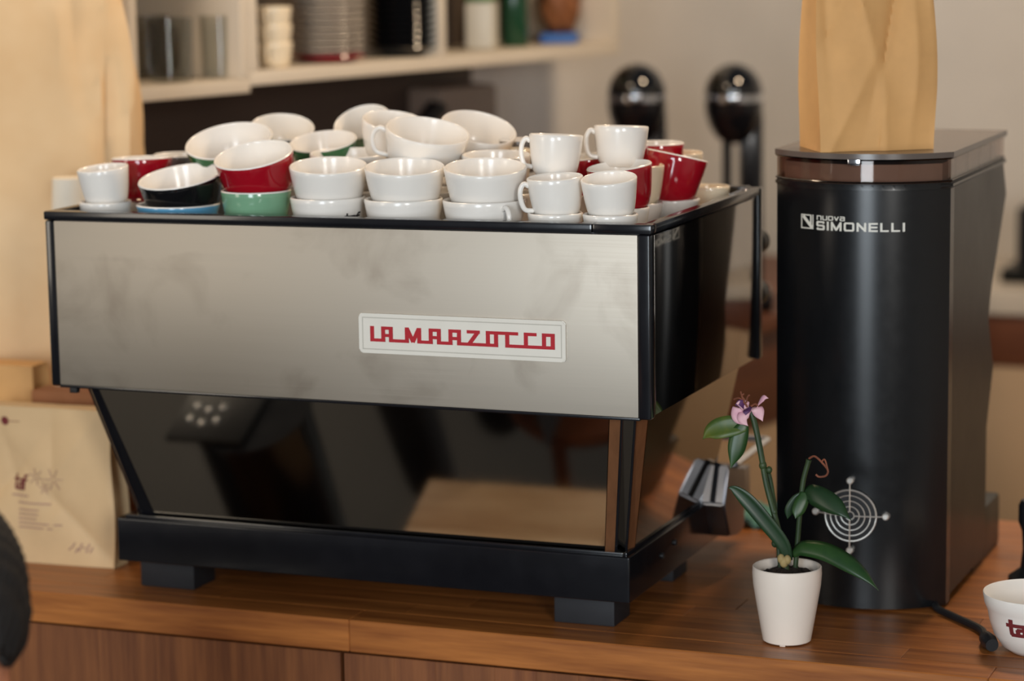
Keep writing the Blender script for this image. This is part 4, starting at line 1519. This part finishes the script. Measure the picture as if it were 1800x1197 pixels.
s = shelf_px(578, 0.082)
proto = finish(saucer_mesh(0.073), 'saucer', 'saucer_grey', smooth=50)
proto2 = finish(saucer_mesh(0.073), 'saucer', 'glaze_red', smooth=50)
dz = 0.0128
for k in range(16):
    src = proto2 if k == 0 else proto
    if k in (0, 1):
        o = src
    else:
        o = src.copy()
        COL.objects.link(o)
    o.location = shloc(s + random.uniform(-.002, .002), 0.082, zz + k * dz)
    tag(o, 'red saucer at the bottom of the saucer stack on the shelf' if k == 0 else 'pale grey saucer in the tall saucer stack on the shelf', 'saucer', 'saucers stacked on the shelf')
s = shelf_px(711, 0.080)
protob = finish(saucer_mesh(0.073, 0.02), 'plate', 'glaze_black', smooth=50)
for k in range(15):
    o = protob if k == 0 else protob.copy()
    if k:
        COL.objects.link(o)
    o.location = shloc(s, 0.080, zz + k * 0.0136)
    tag(o, 'black plate in the dark plate stack beside the pale saucers', 'plate', 'black plates stacked on the shelf')

# right compartment: packet, bottle, bread bag on a blue box
s = shelf_px(848, 0.12)
o = empty('coffee_packet', shloc(s, 0.12, zf2 + 0.0003), HD + 0.5, label='white and green packet standing in the right shelf compartment', cat='packet')
box('body', (-0.045, -0.03, 0), (0.045, 0.03, 0.10), 'packet_white', o, 0.008)
box('green_top', (-0.046, -0.031, 0.1005), (0.046, 0.031, 0.24), 'packet_green', o, 0.01)
s = shelf_px(905, 0.11)
bm = bmesh.new()
lathe(bm, [(0, 0), (0.028, 0), (0.030, 0.004), (0.030, 0.15), (0.024, 0.175), (0.012, 0.195), (0.012, 0.24), (0, 0.24)], 28)
o = finish(bm, 'bottle', 'bottle_green', loc=shloc(s, 0.11, zf2 + 0.0003))
tag(o, 'dark green glass bottle beside the packet on the shelf', 'bottle')
s = shelf_px(985, 0.11)
bb = empty('snack_box', shloc(s, 0.11, zf2 + 0.0003), HD + 0.55, label='low blue box under the brown food bag on the shelf', cat='box')
box('body', (-0.052, -0.04, 0), (0.052, 0.04, 0.022), 'packet_blue', bb, 0.003)
bm = bmesh.new()
bmesh.ops.create_icosphere(bm, subdivisions=4, radius=1.0)
for v in bm.verts:
    n_ = v.co.copy()
    v.co = Vector((n_.x * 0.066, n_.y * 0.045, n_.z * 0.075)) * (1 + 0.05 * math.sin(n_.x * 7 + n_.z * 5) + 0.04 * math.sin(n_.y * 9 - n_.z * 8))
    v.co.z = max(v.co.z, -0.066)
for v in bm.verts:
    v.co.z += 0.066
o = finish(bm, 'food_bag', 'bread_brown', smooth=60, loc=shloc(s, 0.11, zf2 + 0.0225))
o.rotation_euler = (0, 0, HD + 0.55)
tag(o, 'lumpy brown food bag lying on the blue box on the shelf', 'bag')

# ------------------------------------------------------------------ what the polished lower panel mirrors: things standing before the counter
st = empty('bench', (-0.57, -0.44, FLOOR_Z), label='low pale wooden bench standing before the counter', cat='bench')
for k in range(3):
    box('seat_board', (-0.185, -0.185 + k * 0.124, 0.468), (0.185, -0.185 + k * 0.124 + 0.122, 0.50), 'pale_board', st, 0.003)
for sx in (-1, 1):
    for sy in (-1, 1):
        box('leg', (sx * 0.15 - 0.02, sy * 0.15 - 0.02, 0), (sx * 0.15 + 0.02, sy * 0.15 + 0.02, 0.4675), 'brown_wood', st, 0.003)
bn = empty('waste_bin', (-1.005, -0.52, FLOOR_Z), label='slim black waste bin with a perforated lid before the counter', cat='bin')
bm = bmesh.new()
lathe(bm, [(0, 0.002), (0.09, 0.002), (0.105, 0.72), (0.108, 0.722), (0.108, 0.735), (0, 0.735)], 40)
finish(bm, 'body', 'black_enamel', bn)
bm = bmesh.new()
add_box(bm, (-0.13, -0.06, 0.7355), (0.02, 0.09, 0.745), 0.004)
ld = finish(bm, 'lid', 'black_matte', bn)
bm = bmesh.new()
for i in range(3):
    for j in range(2):
        lathe(bm, [(0, 0.7468), (0.006, 0.7464), (0.008, 0.7452)], 12, (-0.10 + i * 0.026, 0.005 + j * 0.034 + 0.008 * (i % 2), 0))
finish(bm, 'lid_stud', 'chrome', ld)

# ------------------------------------------------------------------ seated guest, back of the head at the left edge
hc = at(-124, 1052, 2.9)
FD = -RH                       # the guest looks to the left
SD = TC.copy()                 # towards the camera
per = empty('person', (hc.x, hc.y, FLOOR_Z), label='seated person with short dark hair and dark shirt at the lower left edge', cat='person')
PO = Vector((hc.x, hc.y, FLOOR_Z))


def L3(f, s, z):
    """f forwards, s to the camera side, z above the floor"""
    return FD * f + SD * s + Vector((0, 0, z))


HZ = hc.z - FLOOR_Z
SEAT = HZ - 0.68


def skin_mesh(name, verts, edges_, rads, m, parent, root=0, sub=2):
    me = bpy.data.meshes.new(name)
    me.from_pydata([tuple(v) for v in verts], edges_, [])
    o = bpy.data.objects.new(name, me)
    COL.objects.link(o)
    o.parent = parent
    o.modifiers.new('skin', 'SKIN').use_smooth_shade = True
    for i, r_ in enumerate(rads):
        me.skin_vertices[0].data[i].radius = (r_, r_) if not isinstance(r_, tuple) else r_
        me.skin_vertices[0].data[i].use_root = (i == root)
    sb_ = o.modifiers.new('subdivision', 'SUBSURF')
    sb_.levels = sb_.render_levels = sub
    me.materials.append(MATS[m])
    return o


V, E, Rr = [], [], []


def vtx(p, r_, link=None):
    V.append(p)
    Rr.append(r_)
    if link is not None:
        E.append((link, len(V) - 1))
    return len(V) - 1


pel = vtx(L3(-0.02, 0, SEAT + 0.09), 0.125)
wst = vtx(L3(-0.03, 0, SEAT + 0.24), 0.115, pel)
chs = vtx(L3(-0.025, 0, SEAT + 0.40), 0.112, wst)
nkb = vtx(L3(-0.015, 0, SEAT + 0.50), 0.060, chs)
nk = vtx(L3(-0.028, 0, SEAT + 0.57), 0.057, nkb)
nt_ = vtx(L3(-0.022, 0, HZ - 0.055), 0.060, nk)
vtx(L3(-0.015, 0, HZ - 0.01), 0.055, nt_)
for s in (-1, 1):
    sh_ = vtx(L3(-0.02, s * 0.17, SEAT + 0.45), 0.052, chs)
    el = vtx(L3(0.03, s * 0.22, SEAT + 0.20), 0.046, sh_)
    wr = vtx(L3(0.24, s * 0.16, SEAT + 0.13), 0.030, el)
    pm = vtx(L3(0.30, s * 0.14, SEAT + 0.12), 0.030, wr)
    for q_ in range(4):
        k1 = vtx(L3(0.345, s * (0.115 + q_ * 0.019), SEAT + 0.118), 0.009, pm)
        vtx(L3(0.375 + 0.006 * (q_ in (1, 2)), s * (0.112 + q_ * 0.020), SEAT + 0.105), 0.0075, k1)
    th_ = vtx(L3(0.32, s * 0.095, SEAT + 0.115), 0.010, pm)
    hp = vtx(L3(0.05, s * 0.09, SEAT + 0.085), 0.085, pel)
    kn = vtx(L3(0.42, s * 0.11, SEAT + 0.075), 0.060, hp)
    an = vtx(L3(0.40, s * 0.11, 0.085), 0.040, kn)
    vtx(L3(0.52, s * 0.12, 0.038), 0.034, an)
raw = skin_mesh('body', V, E, Rr, 'skin', per, 0)


def head_pt(n_, grow=0.0):
    """point of the head for a unit direction (x forwards, y sideways, z up), relative to the head centre"""
    z = n_.z * 0.118
    f = n_.x * (0.092 if n_.x > 0 else 0.100)
    s_ = n_.y * 0.077
    low = max(0.0, -n_.z)
    s_ *= 1 - 0.30 * low ** 1.5
    if n_.x < 0:
        f *= 1 - 0.30 * low ** 2
    else:
        f *= 1 + 0.16 * low ** 2
    if n_.x > 0:
        f += 0.026 * math.exp(-(s_ / 0.013) ** 2 - ((z + 0.028) / 0.016) ** 2)          # nose tip
        f += 0.010 * math.exp(-(s_ / 0.010) ** 2 - ((z + 0.004) / 0.020) ** 2)          # nose bridge
        f += 0.005 * math.exp(-(s_ / 0.050) ** 2 - ((z - 0.026) / 0.010) ** 2)          # brow
        f += 0.006 * math.exp(-(s_ / 0.022) ** 2 - ((z + 0.060) / 0.009) ** 2)          # lips
        f += 0.008 * math.exp(-(s_ / 0.024) ** 2 - ((z + 0.100) / 0.016) ** 2)          # chin
        for e_ in (-1, 1):
            f -= 0.008 * math.exp(-((s_ - e_ * 0.032) / 0.014) ** 2 - ((z - 0.006) / 0.010) ** 2)
    v_ = Vector((f, s_, z))
    return v_ + n_ * grow


dg = bpy.context.evaluated_depsgraph_get()
dg.update()
bm = bmesh.new()
bm.from_mesh(raw.evaluated_get(dg).to_mesh())
bpy.data.objects.remove(raw)
tmp = bmesh.new()
bmesh.ops.create_icosphere(tmp, subdivisions=5, radius=1.0)
for v in tmp.verts:
    p = head_pt(v.co.normalized())
    v.co = L3(p.x, p.y, HZ + p.z)
for s in (-1, 1):        # ears with a hollow
    r_ = bmesh.ops.create_uvsphere(tmp, u_segments=20, v_segments=14, radius=1.0)
    for v in r_['verts']:
        c = v.co
        dent = 0.006 * math.exp(-((c.x - 0.1) / 0.5) ** 2 - ((c.z - 0.15) / 0.5) ** 2) if c.y > 0 else 0
        f_, o_, z_ = c.x * 0.017, c.y * 0.008 - dent, c.z * 0.031
        v.co = L3(-0.008 + f_ - 0.004 * c.z, s * (0.078 + o_ - f_ * 0.3), HZ - 0.012 + z_)
tube(tmp, [L3(-0.025, 0, SEAT + 0.40), L3(-0.026, 0, SEAT + 0.50), L3(-0.027, 0, SEAT + 0.56), L3(-0.024, 0, HZ - 0.075), L3(-0.015, 0, HZ - 0.03)], [0.085, 0.072, 0.058, 0.058, 0.055], 24)
me_ = bpy.data.meshes.new('head_part')
tmp.to_mesh(me_)
tmp.free()
bm.from_mesh(me_)
bmesh.ops.triangulate(bm, faces=bm.faces[:])
body = finish(bm, 'body', 'skin', per, 0)
rm = body.modifiers.new('one_surface', 'REMESH')
rm.mode = 'VOXEL'
rm.voxel_size = 0.0045
rm.use_smooth_shade = True
sm = body.modifiers.new('soften', 'SMOOTH')
sm.factor = 0.5
sm.iterations = 3
dg = bpy.context.evaluated_depsgraph_get()
dg.update()
bm = bmesh.new()
bm.from_mesh(body.evaluated_get(dg).to_mesh())
left, best = set(bm.verts), []
while left:                          # keep the one connected figure
    todo = [left.pop()]
    isle = list(todo)
    while todo:
        for e in todo.pop().link_edges:
            for w_ in e.verts:
                if w_ in left:
                    left.discard(w_)
                    todo.append(w_)
                    isle.append(w_)
    if len(isle) > len(best):
        best = isle
keep = set(best)
bmesh.ops.delete(bm, geom=[v for v in bm.verts if v not in keep], context='VERTS')
bpy.data.objects.remove(body)
body = finish(bm, 'body', 'skin', per, 80)

# shirt and trousers: slightly fuller shells
V, E, Rr = [], [], []
a0 = vtx(L3(-0.02, 0, SEAT + 0.10), 0.138)
a1 = vtx(L3(-0.03, 0, SEAT + 0.24), 0.128, a0)
a2 = vtx(L3(-0.025, 0, SEAT + 0.40), 0.142, a1)
a3 = vtx(L3(-0.018, 0, SEAT + 0.495), 0.088, a2)
for s in (-1, 1):
    b0 = vtx(L3(-0.02, s * 0.17, SEAT + 0.45), 0.072, a2)
    b1 = vtx(L3(0.03, s * 0.22, SEAT + 0.20), 0.056, b0)
    vtx(L3(0.21, s * 0.17, SEAT + 0.135), 0.040, b1)
skin_mesh('shirt', V, E, Rr, 'shirt', per, 0)
V, E, Rr = [], [], []
a0 = vtx(L3(-0.02, 0, SEAT + 0.095), 0.135)
for s in (-1, 1):
    b0 = vtx(L3(0.05, s * 0.09, SEAT + 0.092), 0.092, a0)
    b1 = vtx(L3(0.42, s * 0.11, SEAT + 0.08), 0.070, b0)
    vtx(L3(0.40, s * 0.11, 0.12), 0.052, b1)
skin_mesh('trousers', V, E, Rr, 'trousers', per, 0)
# eyes, brows, lips
for s in (-1, 1):
    bm = bmesh.new()
    bmesh.ops.create_uvsphere(bm, u_segments=16, v_segments=12, radius=0.0115, matrix=Matrix.Translation(L3(0.068, s * 0.031, HZ + 0.006)))
    eye = finish(bm, 'eye', 'porcelain', per, 60)
    bm = bmesh.new()
    bmesh.ops.create_uvsphere(bm, u_segments=14, v_segments=10, radius=0.0055, matrix=Matrix.Translation(L3(0.0752, s * 0.031, HZ + 0.006)))
    finish(bm, 'iris', 'hair_dark', eye, 60)
    bm = bmesh.new()
    tube(bm, [L3(0.083, s * 0.016, HZ + 0.026), L3(0.082, s * 0.031, HZ + 0.030), L3(0.070, s * 0.048, HZ + 0.026)], [0.003, 0.0035, 0.002], 8)
    finish(bm, 'eyebrow', 'hair_dark', per, 60)
bm = bmesh.new()
tube(bm, [L3(0.084, -0.020, HZ - 0.061), L3(0.0945, 0, HZ - 0.060), L3(0.084, 0.020, HZ - 0.061)], [0.002, 0.0045, 0.002], 8)
finish(bm, 'lips', 'lip_red', per, 60)
# hair shell
bm = bmesh.new()
bmesh.ops.create_icosphere(bm, subdivisions=6, radius=1.0)
dead = []
for v in bm.verts:
    n_ = v.co.normalized()
    q_ = head_pt(n_)
    jit = 0.004 * math.sin(n_.y * 37 + n_.x * 23) + 0.003 * math.sin(n_.x * 61 - n_.y * 17)
    f, z = q_.x + jit, q_.z + jit
    hair = z > 0.070 or (f < 0.045 and z > 0.048) or (f < 0.012 and z > 0.020) or (f < -0.036 and z > -0.002) or (f < -0.070 and z > -0.078) or (-0.004 < f < 0.012 and z > -0.012)
    wob = 0.009 + 0.0018 * math.sin(n_.x * 40 + n_.z * 22) * math.sin(n_.y * 33 + n_.z * 9) + 0.006 * max(0.0, n_.z)
    p = head_pt(n_, wob)
    if n_.z < 0 and n_.x < 0:
        p.x -= 0.010 * min(1.0, -n_.z * 2.2)
    v.co = L3(p.x, p.y, HZ + p.z)
    if not hair:
        dead.append(v)
bmesh.ops.delete(bm, geom=dead, context='VERTS')
hr = finish(bm, 'hair', 'hair_dark', per, 60)
md = hr.modifiers.new('thickness', 'SOLIDIFY')
md.thickness = 0.010
md.offset = -1
# stool under the guest
so = empty('stool', (hc.x, hc.y, FLOOR_Z), label='round dark stool under the seated person', cat='stool')
bm = bmesh.new()
lathe(bm, [(0, SEAT - 0.075), (0.15, SEAT - 0.075), (0.16, SEAT - 0.06), (0.155, SEAT - 0.045), (0, SEAT - 0.043)], 32)
finish(bm, 'seat', 'brown_wood', so)
for k in range(4):
    a = k * math.pi / 2 + 0.4
    bm = bmesh.new()
    tube(bm, [(0.11 * math.cos(a), 0.11 * math.sin(a), SEAT - 0.0755), (0.17 * math.cos(a), 0.17 * math.sin(a), 0.0)], 0.015, 10)
    finish(bm, 'leg', 'brown_wood', so)
